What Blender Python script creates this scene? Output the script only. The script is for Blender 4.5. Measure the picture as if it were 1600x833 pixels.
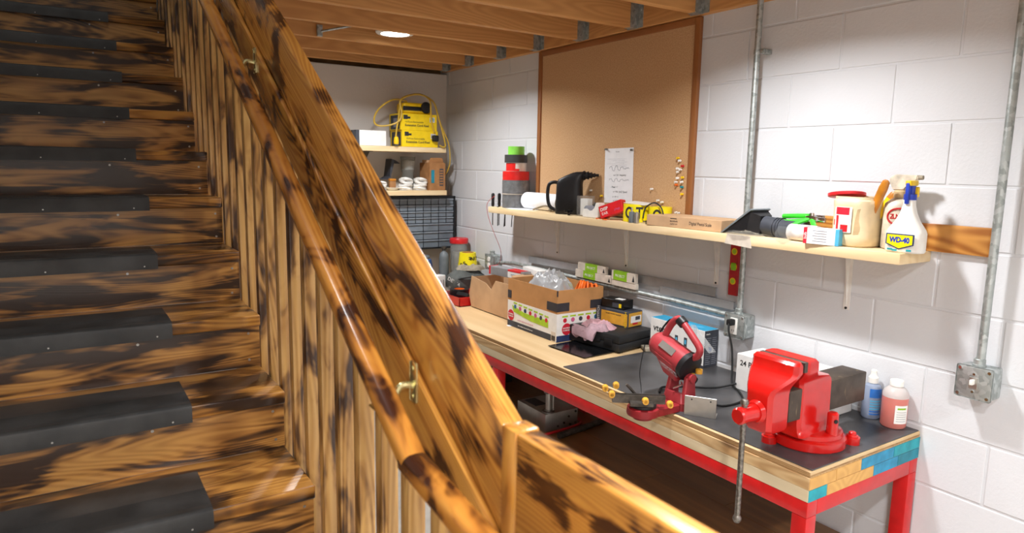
import bpy, bmesh, math, random
from mathutils import Vector, Matrix, Euler, noise
S = bpy.context.scene
for o in list(bpy.data.objects): bpy.data.objects.remove(o)
random.seed(7)
PI = math.pi
C = S.collection

# ------------------------------------------------------------------ camera
cam_d = bpy.data.cameras.new('camera'); cam = bpy.data.objects.new('camera', cam_d); C.objects.link(cam)
cam_d.sensor_width = 36.0; cam_d.lens = 24.05; cam_d.clip_start = 0.02
EYE = 1.77
R_ = Vector((0.8388, -0.5442, 0.0179)); U_ = Vector((0.0646, 0.1321, 0.9891)); B_ = Vector((-0.5406, -0.8285, 0.1460))
cam.matrix_world = Matrix(((R_.x, U_.x, B_.x, 0), (R_.y, U_.y, B_.y, 0), (R_.z, U_.z, B_.z, EYE), (0, 0, 0, 1)))
cam_d.dof.use_dof = True; cam_d.dof.focus_distance = 2.75; cam_d.dof.aperture_fstop = 3.8
S.camera = cam
# ------------------------------------------------------------------ world, exposure
w = bpy.data.worlds.new('world'); S.world = w; w.use_nodes = True
w.node_tree.nodes['Background'].inputs[0].default_value = (1.0, 0.95, 0.88, 1)
w.node_tree.nodes['Background'].inputs[1].default_value = 0.05
S.view_settings.view_transform = 'Standard'; S.view_settings.look = 'None'
S.view_settings.gamma = 1; S.view_settings.use_curve_mapping = False
S.view_settings.exposure = 0.2
LAMP_W = 20.0            # watts of each recessed lamp over the workshop
LAMP_COL = (0.96, 0.98, 1.0)

# ------------------------------------------------------------------ node helpers
def L(h):
    h = h.lstrip('#'); c = [int(h[i:i+2], 16)/255 for i in (0, 2, 4)]
    return tuple((x/12.92 if x <= .04045 else ((x+.055)/1.055)**2.4) for x in c) + (1,)
MATS = {}
class NT:
    def __init__(s, name):
        s.m = bpy.data.materials.new(name); s.m.use_nodes = True; s.t = s.m.node_tree
        s.b = s.t.nodes['Principled BSDF']; MATS[name] = s.m
    def n(s, typ, **kw):
        x = s.t.nodes.new(typ)
        for k, v in kw.items(): setattr(x, k, v)
        return x
    def l(s, a, b): s.t.links.new(a, b)
    def set(s, **kw):
        for k, v in kw.items(): s.b.inputs[k.replace('_', ' ')].default_value = v
    def math(s, op, a, b=None):
        x = s.n('ShaderNodeMath', operation=op)
        for i, v in enumerate((a, b)):
            if v is None: continue
            if isinstance(v, (int, float)): x.inputs[i].default_value = v
            else: s.l(v, x.inputs[i])
        return x.outputs[0]
    def coords(s, scale, rnd=True):
        tc = s.n('ShaderNodeTexCoord'); mp = s.n('ShaderNodeMapping'); mp.inputs['Scale'].default_value = scale
        src = tc.outputs['Object']
        if rnd:
            oi = s.n('ShaderNodeObjectInfo'); mu = s.n('ShaderNodeVectorMath', operation='MULTIPLY')
            mu.inputs[1].default_value = (7.3, 3.1, 5.7); s.l(oi.outputs['Random'], mu.inputs[0])
            ad = s.n('ShaderNodeVectorMath', operation='ADD'); s.l(src, ad.inputs[0]); s.l(mu.outputs[0], ad.inputs[1]); src = ad.outputs[0]
        s.l(src, mp.inputs['Vector']); return mp.outputs[0]
    def noise(s, vec, scale=1, detail=3, rough=.5, dist=0):
        x = s.n('ShaderNodeTexNoise'); x.inputs['Scale'].default_value = scale; x.inputs['Detail'].default_value = detail
        x.inputs['Roughness'].default_value = rough; x.inputs['Distortion'].default_value = dist; s.l(vec, x.inputs['Vector']); return x.outputs['Fac']
    def ramp(s, fac, stops, interp='LINEAR'):
        x = s.n('ShaderNodeValToRGB'); e = x.color_ramp.elements; x.color_ramp.interpolation = interp
        while len(e) < len(stops): e.new(.5)
        for i, (p, c) in enumerate(stops):
            e[i].position = p; e[i].color = c if not isinstance(c, (int, float)) else (c, c, c, 1)
        s.l(fac, x.inputs[0]); return x.outputs[0]
    def mix(s, fac, a, b, blend='MIX'):
        x = s.n('ShaderNodeMix', data_type='RGBA', blend_type=blend)
        for i, v in ((0, fac), (6, a), (7, b)):
            if isinstance(v, (int, float)): x.inputs[i].default_value = v
            elif isinstance(v, tuple): x.inputs[i].default_value = v
            else: s.l(v, x.inputs[i])
        return x.outputs[2]
    def bump(s, h, strength=.3, dist=.002):
        x = s.n('ShaderNodeBump'); x.inputs['Strength'].default_value = strength; x.inputs['Distance'].default_value = dist
        s.l(h, x.inputs['Height']); s.l(x.outputs[0], s.b.inputs['Normal'])

def plain(name, col, rough=.5, metal=0, var=.08, bump=0, bscale=200, coat=0, vscale=25, trans=0, ior=1.45, alpha=1, spec=.5):
    k = NT(name); c = L(col) if isinstance(col, str) else col
    v = k.coords((1, 1, 1)); f = k.noise(v, vscale, 3)
    dk = tuple(x*(1-var*2.2) for x in c[:3])+(1,); lt = tuple(min(1, x*(1+var)) for x in c[:3])+(1,)
    k.l(k.ramp(f, [(.3, dk), (.65, lt)]), k.b.inputs['Base Color'])
    k.set(Roughness=rough, Metallic=metal, Coat_Weight=coat, Transmission_Weight=trans, IOR=ior, Alpha=alpha, Specular_IOR_Level=spec)
    if bump: k.bump(k.noise(v, bscale, 2), bump, .002)
    return k.m

def charwood(name, light='#c98a38', mid='#7d4414', dark='#26120a', lo=.47, hi=.60, bs=(2.6, 9, 9), rough=.3, grain=26, gcon=.55):
    """torched softwood: contour grain lines, burn blotches stretched along the board (local X), clear varnish"""
    k = NT(name)
    gv = k.coords((.55, 5.5, 5.5)); g0 = k.noise(gv, 1.0, 2, .45, .15)
    rings = k.math('SINE', k.math('MULTIPLY', g0, grain*6.0)); rings = k.math('MULTIPLY_ADD', rings, .5); 
    rings.node.inputs[2].default_value = .5
    fv = k.coords((4, 130, 130)); fine = k.noise(fv, 1, 3)
    wood = k.mix(k.math('MULTIPLY', rings, gcon), L(light), L(mid))
    wood = k.mix(k.math('MULTIPLY', fine, .3), wood, L(mid))
    big = k.noise(k.coords((.8, 2.2, 2.2)), 1, 2)
    wood = k.mix(k.ramp(big, [(.35, 0), (.7, .6)]), wood, k.mix(.4, wood, L(mid)))
    bn = k.noise(k.coords(bs), 1, 3, .5, .6)
    bn = k.math('ADD', bn, k.math('MULTIPLY', k.math('SUBTRACT', rings, .5), .05))
    bn = k.math('ADD', bn, k.math('MULTIPLY', k.math('SUBTRACT', fine, .5), .05))
    halo = k.ramp(bn, [(lo-.07, 0), (lo+.03, .75), (hi, 1)]); burn = k.ramp(bn, [(lo, 0), (hi, .96)])
    col = k.mix(halo, wood, k.mix(.35, L(mid), wood)); col = k.mix(burn, col, L(dark))
    k.l(col, k.b.inputs['Base Color']); k.set(Roughness=rough, Coat_Weight=.35, Coat_Roughness=.18)
    k.bump(rings, .12, .001)
    return k.m

def wood(name, light, dark, grain=14, rough=.55, gcon=.7, fine=.35, coat=0, sc=(.5, 5, 5), knots=False):
    k = NT(name)
    g0 = k.noise(k.coords(sc), 1.0, 2, .45, .1)
    rings = k.math('SINE', k.math('MULTIPLY', g0, grain*6.0)); rings = k.math('MULTIPLY_ADD', rings, .5); rings.node.inputs[2].default_value = .5
    fn = k.noise(k.coords((4, 110, 110)), 1, 3)
    c = k.mix(k.math('MULTIPLY', rings, gcon), L(light), L(dark)); c = k.mix(k.math('MULTIPLY', fn, fine), c, L(dark))
    if knots:
        vo = k.n('ShaderNodeTexVoronoi'); vo.inputs['Scale'].default_value = 1.0; k.l(k.coords((2.2, 9, 9)), vo.inputs['Vector'])
        kn = k.ramp(vo.outputs['Distance'], [(.05, .8), (.13, 0)]); c = k.mix(kn, c, L('#6b4523'))
    k.l(c, k.b.inputs['Base Color']); k.set(Roughness=rough, Coat_Weight=coat); k.bump(fn, .15, .0008)
    return k.m

def emis(name, col, st):
    k = NT(name); k.set(Base_Color=L(col), Emission_Color=L(col), Emission_Strength=st); return k.m

# ------------------------------------------------------------------ mesh helpers
def G(): return bmesh.new()
def bx(bm, x0, x1, y0, y1, z0, z1, bev=0, seg=2):
    vs = [bm.verts.new((x, y, z)) for z in (z0, z1) for y in (y0, y1) for x in (x0, x1)]
    fs = [bm.faces.new([vs[i] for i in q]) for q in ((0, 2, 3, 1), (4, 5, 7, 6), (0, 1, 5, 4), (2, 6, 7, 3), (0, 4, 6, 2), (1, 3, 7, 5))]
    if bev:
        es = list({e for f in fs for e in f.edges})
        bmesh.ops.bevel(bm, geom=es, offset=bev, segments=seg, affect='EDGES', profile=.5)
    return bm
def perp(d):
    d = Vector(d).normalized(); a = Vector((0, 0, 1)) if abs(d.z) < .9 else Vector((1, 0, 0))
    u = d.cross(a).normalized(); return u, d.cross(u).normalized()
def cyl(bm, p0, p1, r0, r1=None, n=20, cap=True):
    p0, p1 = Vector(p0), Vector(p1); r1 = r0 if r1 is None else r1; u, v = perp(p1-p0)
    a = [bm.verts.new(p0+(u*math.cos(t)+v*math.sin(t))*r0) for t in [2*PI*i/n for i in range(n)]]
    b = [bm.verts.new(p1+(u*math.cos(t)+v*math.sin(t))*r1) for t in [2*PI*i/n for i in range(n)]]
    for i in range(n): bm.faces.new((a[i], b[i], b[(i+1) % n], a[(i+1) % n]))
    if cap: bm.faces.new(a); bm.faces.new(b[::-1])
    return bm
def lathe(bm, prof, n=28, c=(0, 0, 0), sx=1, sy=1, close=True):
    """(r, z) profile spun about z"""
    rows = []
    for r, z in prof:
        rows.append([bm.verts.new((c[0]+r*sx*math.cos(2*PI*i/n), c[1]+r*sy*math.sin(2*PI*i/n), c[2]+z)) for i in range(n)])
    for a, b in zip(rows, rows[1:]):
        for i in range(n): bm.faces.new((a[i], a[(i+1) % n], b[(i+1) % n], b[i]))
    if close: bm.faces.new(rows[0][::-1]); bm.faces.new(rows[-1])
    return bm
def ring(bm, ro, ri, z0, z1, n=32, c=(0, 0, 0)):
    """hollow roll"""
    def row(r, z): return [bm.verts.new((c[0]+r*math.cos(2*PI*i/n), c[1]+r*math.sin(2*PI*i/n), c[2]+z)) for i in range(n)]
    rows = [row(ro, z0), row(ro, z1), row(ri, z1), row(ri, z0)]
    for k in range(4):
        a, b = rows[k], rows[(k+1) % 4]
        for i in range(n): bm.faces.new((a[i], a[(i+1) % n], b[(i+1) % n], b[i]))
    return bm
def smoothpts(pts, sub=6, closed=False):
    P = [Vector(p) for p in pts]; out = []; n = len(P)
    for i in range(n if closed else n-1):
        if closed: p0, p1, p2, p3 = P[(i-1) % n], P[i], P[(i+1) % n], P[(i+2) % n]
        else: p0, p1, p2, p3 = P[max(i-1, 0)], P[i], P[i+1], P[min(i+2, n-1)]
        for k in range(sub):
            t = k/sub
            out.append(.5*((2*p1)+(p2-p0)*t+(2*p0-5*p1+4*p2-p3)*t*t+(3*p1-p0-3*p2+p3)*t**3))
    if not closed: out.append(P[-1])
    return out
def tube(bm, pts, r, n=8, sub=6, closed=False, smooth=True, flat=1.0):
    P = smoothpts(pts, sub, closed) if smooth else [Vector(p) for p in pts]
    rows = []; m = len(P); u = None
    for i, p in enumerate(P):
        d = (P[(i+1) % m]-P[i-1]) if closed else (P[min(i+1, m-1)]-P[max(i-1, 0)])
        d.normalize()
        if u is None: u, v = perp(d)
        else:
            u = (u-d*u.dot(d)); u.normalize(); v = d.cross(u)
        rr = r[min(i*len(r)//m, len(r)-1)] if isinstance(r, (list, tuple)) else r
        rows.append([bm.verts.new(p+u*math.cos(2*PI*k/n)*rr+v*math.sin(2*PI*k/n)*rr*flat) for k in range(n)])
    rng = range(m) if closed else range(m-1)
    for i in rng:
        a, b = rows[i], rows[(i+1) % m]
        for k in range(n): bm.faces.new((a[k], b[k], b[(k+1) % n], a[(k+1) % n]))
    if not closed: bm.faces.new(rows[0]); bm.faces.new(rows[-1][::-1])
    return bm
def prism(bm, poly, a, b, axis='y'):
    """extrude polygon: axis y -> (x,z) poly; axis x -> (y,z); axis z -> (x,y)"""
    def P(p, t): return {'y': (p[0], t, p[1]), 'x': (t, p[0], p[1]), 'z': (p[0], p[1], t)}[axis]
    A = [bm.verts.new(P(p, a)) for p in poly]; Bv = [bm.verts.new(P(p, b)) for p in poly]; n = len(poly)
    bm.faces.new(A); bm.faces.new(Bv[::-1])
    for i in range(n): bm.faces.new((A[i], A[(i+1) % n], Bv[(i+1) % n], Bv[i]))
    return bm
def loft(bm, rows, cap=True):
    R = [[bm.verts.new(p) for p in r] for r in rows]; n = len(rows[0])
    for a, b in zip(R, R[1:]):
        for i in range(n): bm.faces.new((a[i], a[(i+1) % n], b[(i+1) % n], b[i]))
    if cap: bm.faces.new(R[0][::-1]); bm.faces.new(R[-1])
    return bm
def crect(x0, x1, y0, y1, z, c=.006):
    return [(x0+c, y0, z), (x1-c, y0, z), (x1, y0+c, z), (x1, y1-c, z), (x1-c, y1, z), (x0+c, y1, z), (x0, y1-c, z), (x0, y0+c, z)]
def ob(name, bm, m, parent=None, loc=(0, 0, 0), rot=(0, 0, 0), smooth=False, label=None, angle=40):
    if isinstance(bm, bpy.types.Mesh): me = bm
    else:
        bmesh.ops.recalc_face_normals(bm, faces=bm.faces[:]); me = bpy.data.meshes.new(name); bm.to_mesh(me); bm.free()
        if smooth:
            for p in me.polygons: p.use_smooth = True
            me.set_sharp_from_angle(angle=math.radians(angle))
    mm = MATS[m] if isinstance(m, str) else m
    if not me.materials: me.materials.append(mm)
    o = bpy.data.objects.new(name, me); C.objects.link(o)
    o.location = loc; o.rotation_euler = rot
    if parent: o.parent = parent
    if label: o['label'] = label
    return o
def tag(o, label, cat, group=None, kind=None):
    o['label'] = label; o['category'] = cat
    if group: o['group'] = group
    if kind: o['kind'] = kind
    return o
def struct(o, label=None):
    o['kind'] = 'structure'
    if label: o['label'] = label
    return o
def thing(name, label, cat, loc=(0, 0, 0), rz=0, group=None):
    o = bpy.data.objects.new(name, None); C.objects.link(o); o.empty_display_size = .05
    o.location = loc; o.rotation_euler = (0, 0, rz); return tag(o, label, cat, group)
def txt(s, size, parent, loc, rz, m, rot=None, squeeze=1.0, name='lettering', align='CENTER', bold=0):
    cu = bpy.data.curves.new('t', 'FONT'); cu.body = s; cu.size = size; cu.align_x = align; cu.align_y = 'CENTER'; cu.extrude = .0002; cu.offset = bold; cu.resolution_u = 3
    t = bpy.data.objects.new('t', cu); C.objects.link(t)
    me = bpy.data.meshes.new_from_object(t); bpy.data.objects.remove(t); bpy.data.curves.remove(cu)
    for v in me.vertices: v.co.x *= squeeze
    me.materials.clear(); me.materials.append(MATS[m])
    o = bpy.data.objects.new(name, me); C.objects.link(o); o.parent = parent; o.location = loc
    o.rotation_euler = rot if rot else (PI/2, 0, rz); return o
def frame(o, origin, xa, za):
    xa, za = Vector(xa).normalized(), Vector(za).normalized(); ya = za.cross(xa)
    M = Matrix((xa, ya, za)).transposed().to_4x4(); M.translation = Vector(origin); o.matrix_basis = M; return o
def copy_tree(o, parent=None):
    c = o.copy(); C.objects.link(c); c.parent = parent
    for ch in list(o.children): copy_tree(ch, c)
    return c
_bc = {}
def boxmesh(dx, dy, dz, bev, seg=2):
    """shared bevelled box, min corner at origin"""
    key = (round(dx, 4), round(dy, 4), round(dz, 4), bev, seg)
    if key not in _bc:
        bm = G(); bx(bm, 0, dx, 0, dy, 0, dz, bev, seg); me = bpy.data.meshes.new('piece'); bm.to_mesh(me); bm.free(); _bc[key] = me
    return _bc[key]
def panel(name, parent, m, x0, x1, y0, y1, z0, z1, bev=0):
    return ob(name, bx(G(), x0, x1, y0, y1, z0, z1, bev), m, parent)
# ------------------------------------------------------------------ materials
charwood('burnt_pine_tread', light='#cf9648', mid='#85501f', dark='#25150d', lo=.47, hi=.59, bs=(3.2, 9, 9), rough=.3, grain=44, gcon=.6)
charwood('burnt_pine_riser', light='#d09a50', mid='#8f5a26', dark='#29170e', lo=.455, hi=.57, bs=(3.2, 17, 17), rough=.36, grain=40, gcon=.4)
charwood('burnt_pine_baluster', light='#d8ab66', mid='#96632c', dark='#331b0f', lo=.51, hi=.63, bs=(5, 14, 14), rough=.38, grain=26, gcon=.42)
charwood('burnt_pine_rail', light='#d89c46', mid='#a5652a', dark='#34180e', lo=.515, hi=.61, bs=(4.2, 9, 9), rough=.26, grain=54, gcon=.6)
charwood('burnt_pine_handrail', light='#d3923e', mid='#a05a20', dark='#33160e', lo=.51, hi=.60, bs=(5.5, 10, 10), rough=.22, grain=26, gcon=.35)
charwood('burnt_pine_cleat', light='#d79a4c', mid='#9c5c20', dark='#5b3212', lo=.62, hi=.78, bs=(3, 14, 14), rough=.42, grain=30, gcon=.95)
charwood('burnt_pine_level', light='#d89c46', mid='#a5652a', dark='#34180e', lo=.54, hi=.61, bs=(7, 20, 20), rough=.26, grain=60, gcon=.5)
wood('joist_fir', '#dda566', '#b47a42', grain=26, rough=.6, gcon=.4, fine=.4)
wood('shelf_pine', '#ecd5ac', '#d9b884', grain=9, rough=.5, gcon=.5, fine=.25)
wood('bench_fir', '#dcbd8c', '#a87a48', grain=34, rough=.6, gcon=.6, fine=.3, knots=True)
wood('bench_spf_pale', '#dfcfae', '#bda57c', grain=9, rough=.6, gcon=.5, fine=.3)
wood('bench_end_grain', '#dcab62', '#b98442', grain=12, rough=.6, gcon=.4, sc=(5, 5, 5))
wood('plywood_face', '#dcbf93', '#bf9a68', grain=4, rough=.6, gcon=.5, fine=.4)
wood('plywood_edge', '#b08a5a', '#7d5a36', grain=12, rough=.7, gcon=.6)
wood('laminate_brown', '#8a6036', '#5c3d20', grain=9, rough=.35, gcon=.5, fine=.5, coat=.2)
wood('cork_frame', '#a46a3a', '#7d4a25', grain=6, rough=.5, gcon=.4)
plain('teal_paint', '#1d97a4', .5, var=.12); plain('teal_dark', '#1a7f93', .5, var=.12); plain('teal_blue', '#2a8db4', .5, var=.12)

def painted(name, col, bs, st, rough=.55):
    k = NT(name); v = k.coords((1, 1, 1), rnd=False); f = k.noise(v, 3, 3); c = L(col)
    k.l(k.ramp(f, [(.3, tuple(x*.96 for x in c[:3])+(1,)), (.7, c)]), k.b.inputs['Base Color']); k.set(Roughness=rough, Specular_IOR_Level=.35)
    h = k.noise(v, bs, 4, .6); k.bump(h, st, .003)
painted('block_paint', '#d8d9dc', 90, .35); painted('stucco_paint', '#d9d3cd', 60, .6, .7); painted('wall_plain', '#dedbd6', 60, .2)
plain('concrete_floor', '#b9b3a9', .6, var=.1, vscale=6)
plain('subfloor', '#a9845a', .8, var=.15, vscale=8)
def cork():
    k = NT('cork'); v = k.coords((1, 1, 1)); a = k.noise(v, 170, 2); b = k.noise(v, 2.5, 3)
    c = k.ramp(a, [(.3, L('#bf946a')), (.5, L('#cba47a')), (.72, L('#d6b189'))]); c = k.mix(k.ramp(b, [(.4, 0), (.75, .35)]), c, L('#c29568'))
    k.l(c, k.b.inputs['Base Color']); k.set(Roughness=.85, Specular_IOR_Level=.2); k.bump(a, .25, .001)
cork()
def rubber():
    k = NT('rubber_mat'); v = k.coords((1, 1, 1)); f = k.noise(v, 9, 4)
    k.l(k.ramp(f, [(.35, L('#242424')), (.7, L('#3d3c3b'))]), k.b.inputs['Base Color']); k.set(Roughness=.5, Specular_IOR_Level=.5)
    k.bump(k.noise(v, 350, 2), .25, .001)
rubber()
def galv():
    k = NT('galvanised'); v = k.coords((1, 1, 1)); vo = k.n('ShaderNodeTexVoronoi'); vo.inputs['Scale'].default_value = 70; k.l(v, vo.inputs['Vector'])
    k.l(k.ramp(vo.outputs['Color'], [(.2, L('#9aa19f')), (.8, L('#bfc5c4'))]), k.b.inputs['Base Color']); k.set(Metallic=.75, Roughness=.5)
galv()
plain('red_gloss', '#c41511', .24, coat=.5, var=.04); plain('red_frame', '#c61a1c', .35, coat=.3, var=.05); plain('maroon_plastic', '#a3363c', .38, var=.06)
plain('maroon_cast', '#8e2026', .45, var=.08); plain('red_plastic', '#d3242a', .35); plain('red_dark', '#b01c22', .4)
plain('steel', '#8d8d8b', .38, .9, var=.12); plain('steel_dark', '#5a544e', .45, .75, var=.2, vscale=40); plain('rod_steel', '#8b8680', .35, .9, var=.25, vscale=120)
def beam():
    k = NT('scale_steel'); v = k.coords((1, 1, 1)); f = k.noise(v, 18, 4); s2 = k.noise(k.coords((10, 10, 2.5)), 5, 2)
    c = k.ramp(f, [(.3, L('#3b322b')), (.7, L('#5a4e44'))]); c = k.mix(k.ramp(s2, [(.66, 0), (.75, .7)]), c, L('#9a8a6a'))
    k.l(c, k.b.inputs['Base Color']); k.set(Roughness=.5, Metallic=.35)
beam()
plain('alu', '#b9b7b2', .35, .85, var=.05); plain('alu_grey', '#a9abae', .4, .6, var=.04)
plain('brass', '#d8cf9a', .22, .9, var=.05); plain('white_metal', '#e6e2dc', .4, var=.03); plain('chrome', '#d6d6d6', .15, 1, var=.02)
plain('black_plastic', '#17171a', .45, var=.1, bump=.1); plain('black_gloss', '#0f1012', .16, var=.05); plain('black_rubber', '#121213', .6)
plain('bench_mat', '#4b4a4b', .36, var=.24, vscale=5, bump=.05, bscale=60)
plain('grey_plastic', '#6d7478', .5); plain('case_black', '#1f2022', .5, bump=.15, bscale=300)
plain('cardboard', '#bd8a58', .8, var=.06, vscale=12, spec=.2); plain('cardboard_pale', '#c7a27c', .8, var=.06, vscale=10, spec=.2); plain('cardboard_brown', '#a5764c', .8, var=.07, spec=.2)
plain('card_inside', '#a67a4e', .85, spec=.2); plain('white_card', '#e8e6e2', .6, var=.03); plain('paper', '#f0f0f2', .7, var=.02); plain('ink', '#2b2b2e', .7); plain('ink_grey', '#8b8d96', .7); plain('navy', '#22345e', .6); plain('slate', '#3d4048', .6)
plain('lime', '#a7c92c', .6); plain('crimson', '#c81f35', .6); plain('pink_dot', '#c65a86', .6); plain('teal_dot', '#33658a', .6); plain('grey_tape', '#38353a', .5)
plain('yellow_card', '#f2cf12', .5, var=.05); plain('yellow_plastic', '#f0c514', .4); plain('amber_card', '#d7a033', .5, var=.06); plain('yellow_tape', '#f5e31a', .35, var=.04); plain('yellow_cord', '#c8a53c', .5); plain('knob_yellow', '#d9a036', .4)
plain('blue_card', '#2f9fc8', .45, var=.06); plain('blue_label', '#2b6fc0', .5); plain('blue_plastic', '#2440b0', .4); plain('blue_bin', '#3f5d8e', .4); plain('sky', '#57b5dd', .5)
plain('tape_silver', '#77787a', .45, .3, var=.15, vscale=40); plain('tape_black', '#3a3b3c', .45); plain('tape_red', '#d5221f', .4); plain('tape_green', '#86d64f', .45); plain('tape_white', '#e3ddd6', .4)
plain('label_white', '#e9e7e2', .5, var=.03); plain('label_green', '#86b81f', .5); plain('label_beige', '#cfc3b4', .6)
plain('green_grip', '#3cc82f', .4); plain('orange', '#f0701c', .5); plain('pink_cloth', '#c49aa2', .9, var=.1, bump=.3, bscale=500); plain('mauve_cloth', '#b0929a', .9, var=.1, bump=.3, bscale=500)
plain('beige_plastic', '#e3cfa9', .4, var=.04); plain('beige_dark', '#c9ae84', .45); plain('dirty_white', '#d9cdb9', .45, var=.16, vscale=30); plain('white_plastic', '#ece9e2', .35, var=.03)
plain('grey_fabric', '#5b5e5b', .85, var=.15, vscale=14, bump=.3, bscale=300); plain('glove', '#9b917f', .9, var=.15, bump=.3, bscale=300); plain('tan_handle', '#c07a22', .35, coat=.4, var=.1)
plain('drawer_grey', '#77818a', .3, var=.12, vscale=8); plain('cabinet_black', '#1b1d20', .5); plain('drawer_lip', '#8f99a3', .3)
plain('wire_red', '#c2484c', .5); plain('bulb_white', '#e8e6e0', .4)
k = NT('clear_plastic'); k.set(Base_Color=L('#e9ecec'), Roughness=.08, Transmission_Weight=.85, IOR=1.1, Alpha=.45)
k = NT('clear_grey'); k.set(Base_Color=L('#b9bcb8'), Roughness=.15, Transmission_Weight=.7, IOR=1.15, Alpha=.75)
k = NT('pink_liquid'); k.set(Base_Color=L('#ee8f84'), Roughness=.3, Transmission_Weight=.25, Subsurface_Weight=.3, IOR=1.33)
k = NT('clear_blue'); k.set(Base_Color=L('#b9c6de'), Roughness=.2, Transmission_Weight=.5, IOR=1.3)
k = NT('frosted'); k.set(Base_Color=L('#eae6e2'), Roughness=.35, Transmission_Weight=.4, IOR=1.3)
k = NT('bag_plastic'); k.set(Base_Color=L('#c3c5c7'), Roughness=.26, Transmission_Weight=.35, IOR=1.3, Specular_IOR_Level=.7)
emis('lamp_lens', '#fffaf2', 14)
plain('lamp_dark', '#55585c', .4, .5)

# ------------------------------------------------------------------ the setting
WX, WY, JZ = 2.40, 4.605, 2.435
fl = ob('floor', bx(G(), -.75, 2.5, -2.3, 4.8, -.06, 0), 'concrete_floor'); struct(fl, 'grey concrete workshop floor')
wr = ob('wall_right', bx(G(), WX+.003, WX+.12, -2.3, WY+.1, 0, 2.69), 'block_paint'); struct(wr, 'white painted concrete block wall behind the workbench')
def blockmesh(L_):
    key = ('blk', round(L_, 3))
    if key not in _bc:
        bm = G(); bx(bm, 0, .03, .004, L_-.004, .004, .203-.004, .0025, 2); me = bpy.data.meshes.new('block'); bm.to_mesh(me); bm.free(); me.materials.append(MATS['block_paint'])
        _bc[key] = me
    return _bc[key]
for k_ in range(-8, 5):
    z = 1.731+.203*k_; y = (1.107 if k_ % 2 == 0 else 1.304)-.406*3
    y0 = y
    while y0 < WY:
        y1 = min(y0+.406, WY)
        if y1-y0 > .03: ob('block', blockmesh(y1-y0), 'block_paint', wr, (WX+random.uniform(-.0006, .0006), y0, z))
        y0 += .406
wb = ob('wall_back', bx(G(), -.75, WX+.1, WY, WY+.2, 0, 2.42, .006), 'stucco_paint'); struct(wb, 'rough white plastered wall at the far end')
rim = ob('trim_2', bx(G(), -.75, WX+.1, WY+.2, WY+.24, 2.3, 2.69), 'subfloor'); struct(rim, 'wooden rim board above the far wall')
wl = ob('wall_left', bx(G(), -.75, -.64, -2.3, 4.8, 0, 4.7), 'wall_plain'); struct(wl, 'plain white wall on the left of the stairs')
wf = ob('wall_front', bx(G(), -.75, 2.5, -2.4, -2.3, 0, 2.69), 'wall_plain'); struct(wf, 'plain white wall behind the viewpoint')
ce = ob('ceiling', bx(bx(G(), .58, WX+.1, -2.3, WY+.2, 2.67, 2.69), -.64, .58, -2.3, .9, 2.67, 2.69), 'subfloor'); struct(ce, 'wood subfloor overhead carried by joists')
ws = ob('wall_stairwell', bx(bx(bx(G(), .58, .62, .86, 4.8, 2.69, 4.7), -.64, .62, .86, .9, 2.69, 4.7), -.64, .62, 4.76, 4.8, 2.45, 4.7), 'wall_plain'); struct(ws, 'plain walls of the upper stairwell')
cs = ob('ceiling_stairwell', bx(G(), -.75, .62, .86, 4.8, 4.7, 4.75), 'wall_plain'); struct(cs, 'plain ceiling above the stairs')
hd = ob('trim_3', bx(G(), .58, .618, .86, WY+.2, JZ, 2.67), 'joist_fir'); struct(hd, 'wooden header beside the stair opening')
def hanger(parent, x, y0):
    bm = G(); t = .002
    bx(bm, x-.05, x, y0-t, y0, 0, .17); bx(bm, x-.05, x, y0+.038, y0+.038+t, 0, .17); bx(bm, x-.05, x, y0-t, y0+.038+t, -t, 0)
    bx(bm, x-t, x, y0-.035, y0, 0, .17); bx(bm, x-t, x, y0+.038, y0+.073, 0, .17)
    for zz in (.03, .08, .13):
        cyl(bm, (x-t-.003, y0-.018, zz), (x-t, y0-.018, zz), .005, n=8); cyl(bm, (x-.025, y0-t-.003, zz), (x-.025, y0-t, zz), .005, n=8)
    return ob('joist_hanger', bm, 'galvanised', parent, label='galvanised steel joist hanger')
ys = [2.955+.405*i for i in range(-12, 4)]+[4.50]
for y in ys:
    xl = .62 if y > .86 else -.64
    j = ob('joist', bx(G(), 0, 2.362-xl, 0, .038, 0, .235, .002, 1), 'joist_fir', ce, (xl, y, JZ))
    if y > 1.6:
        h = hanger(j, 2.362-xl, 0)
led = ob('ledger', bx(G(), 0, WY+2.3, -.019, .019, 0, .235, .002, 1), 'joist_fir'); frame(led, (2.381, -2.3, JZ), (0, 1, 0), (0, 0, 1)); led.name = 'trim_1'; struct(led, 'wooden ledger board along the top of the block wall')

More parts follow.
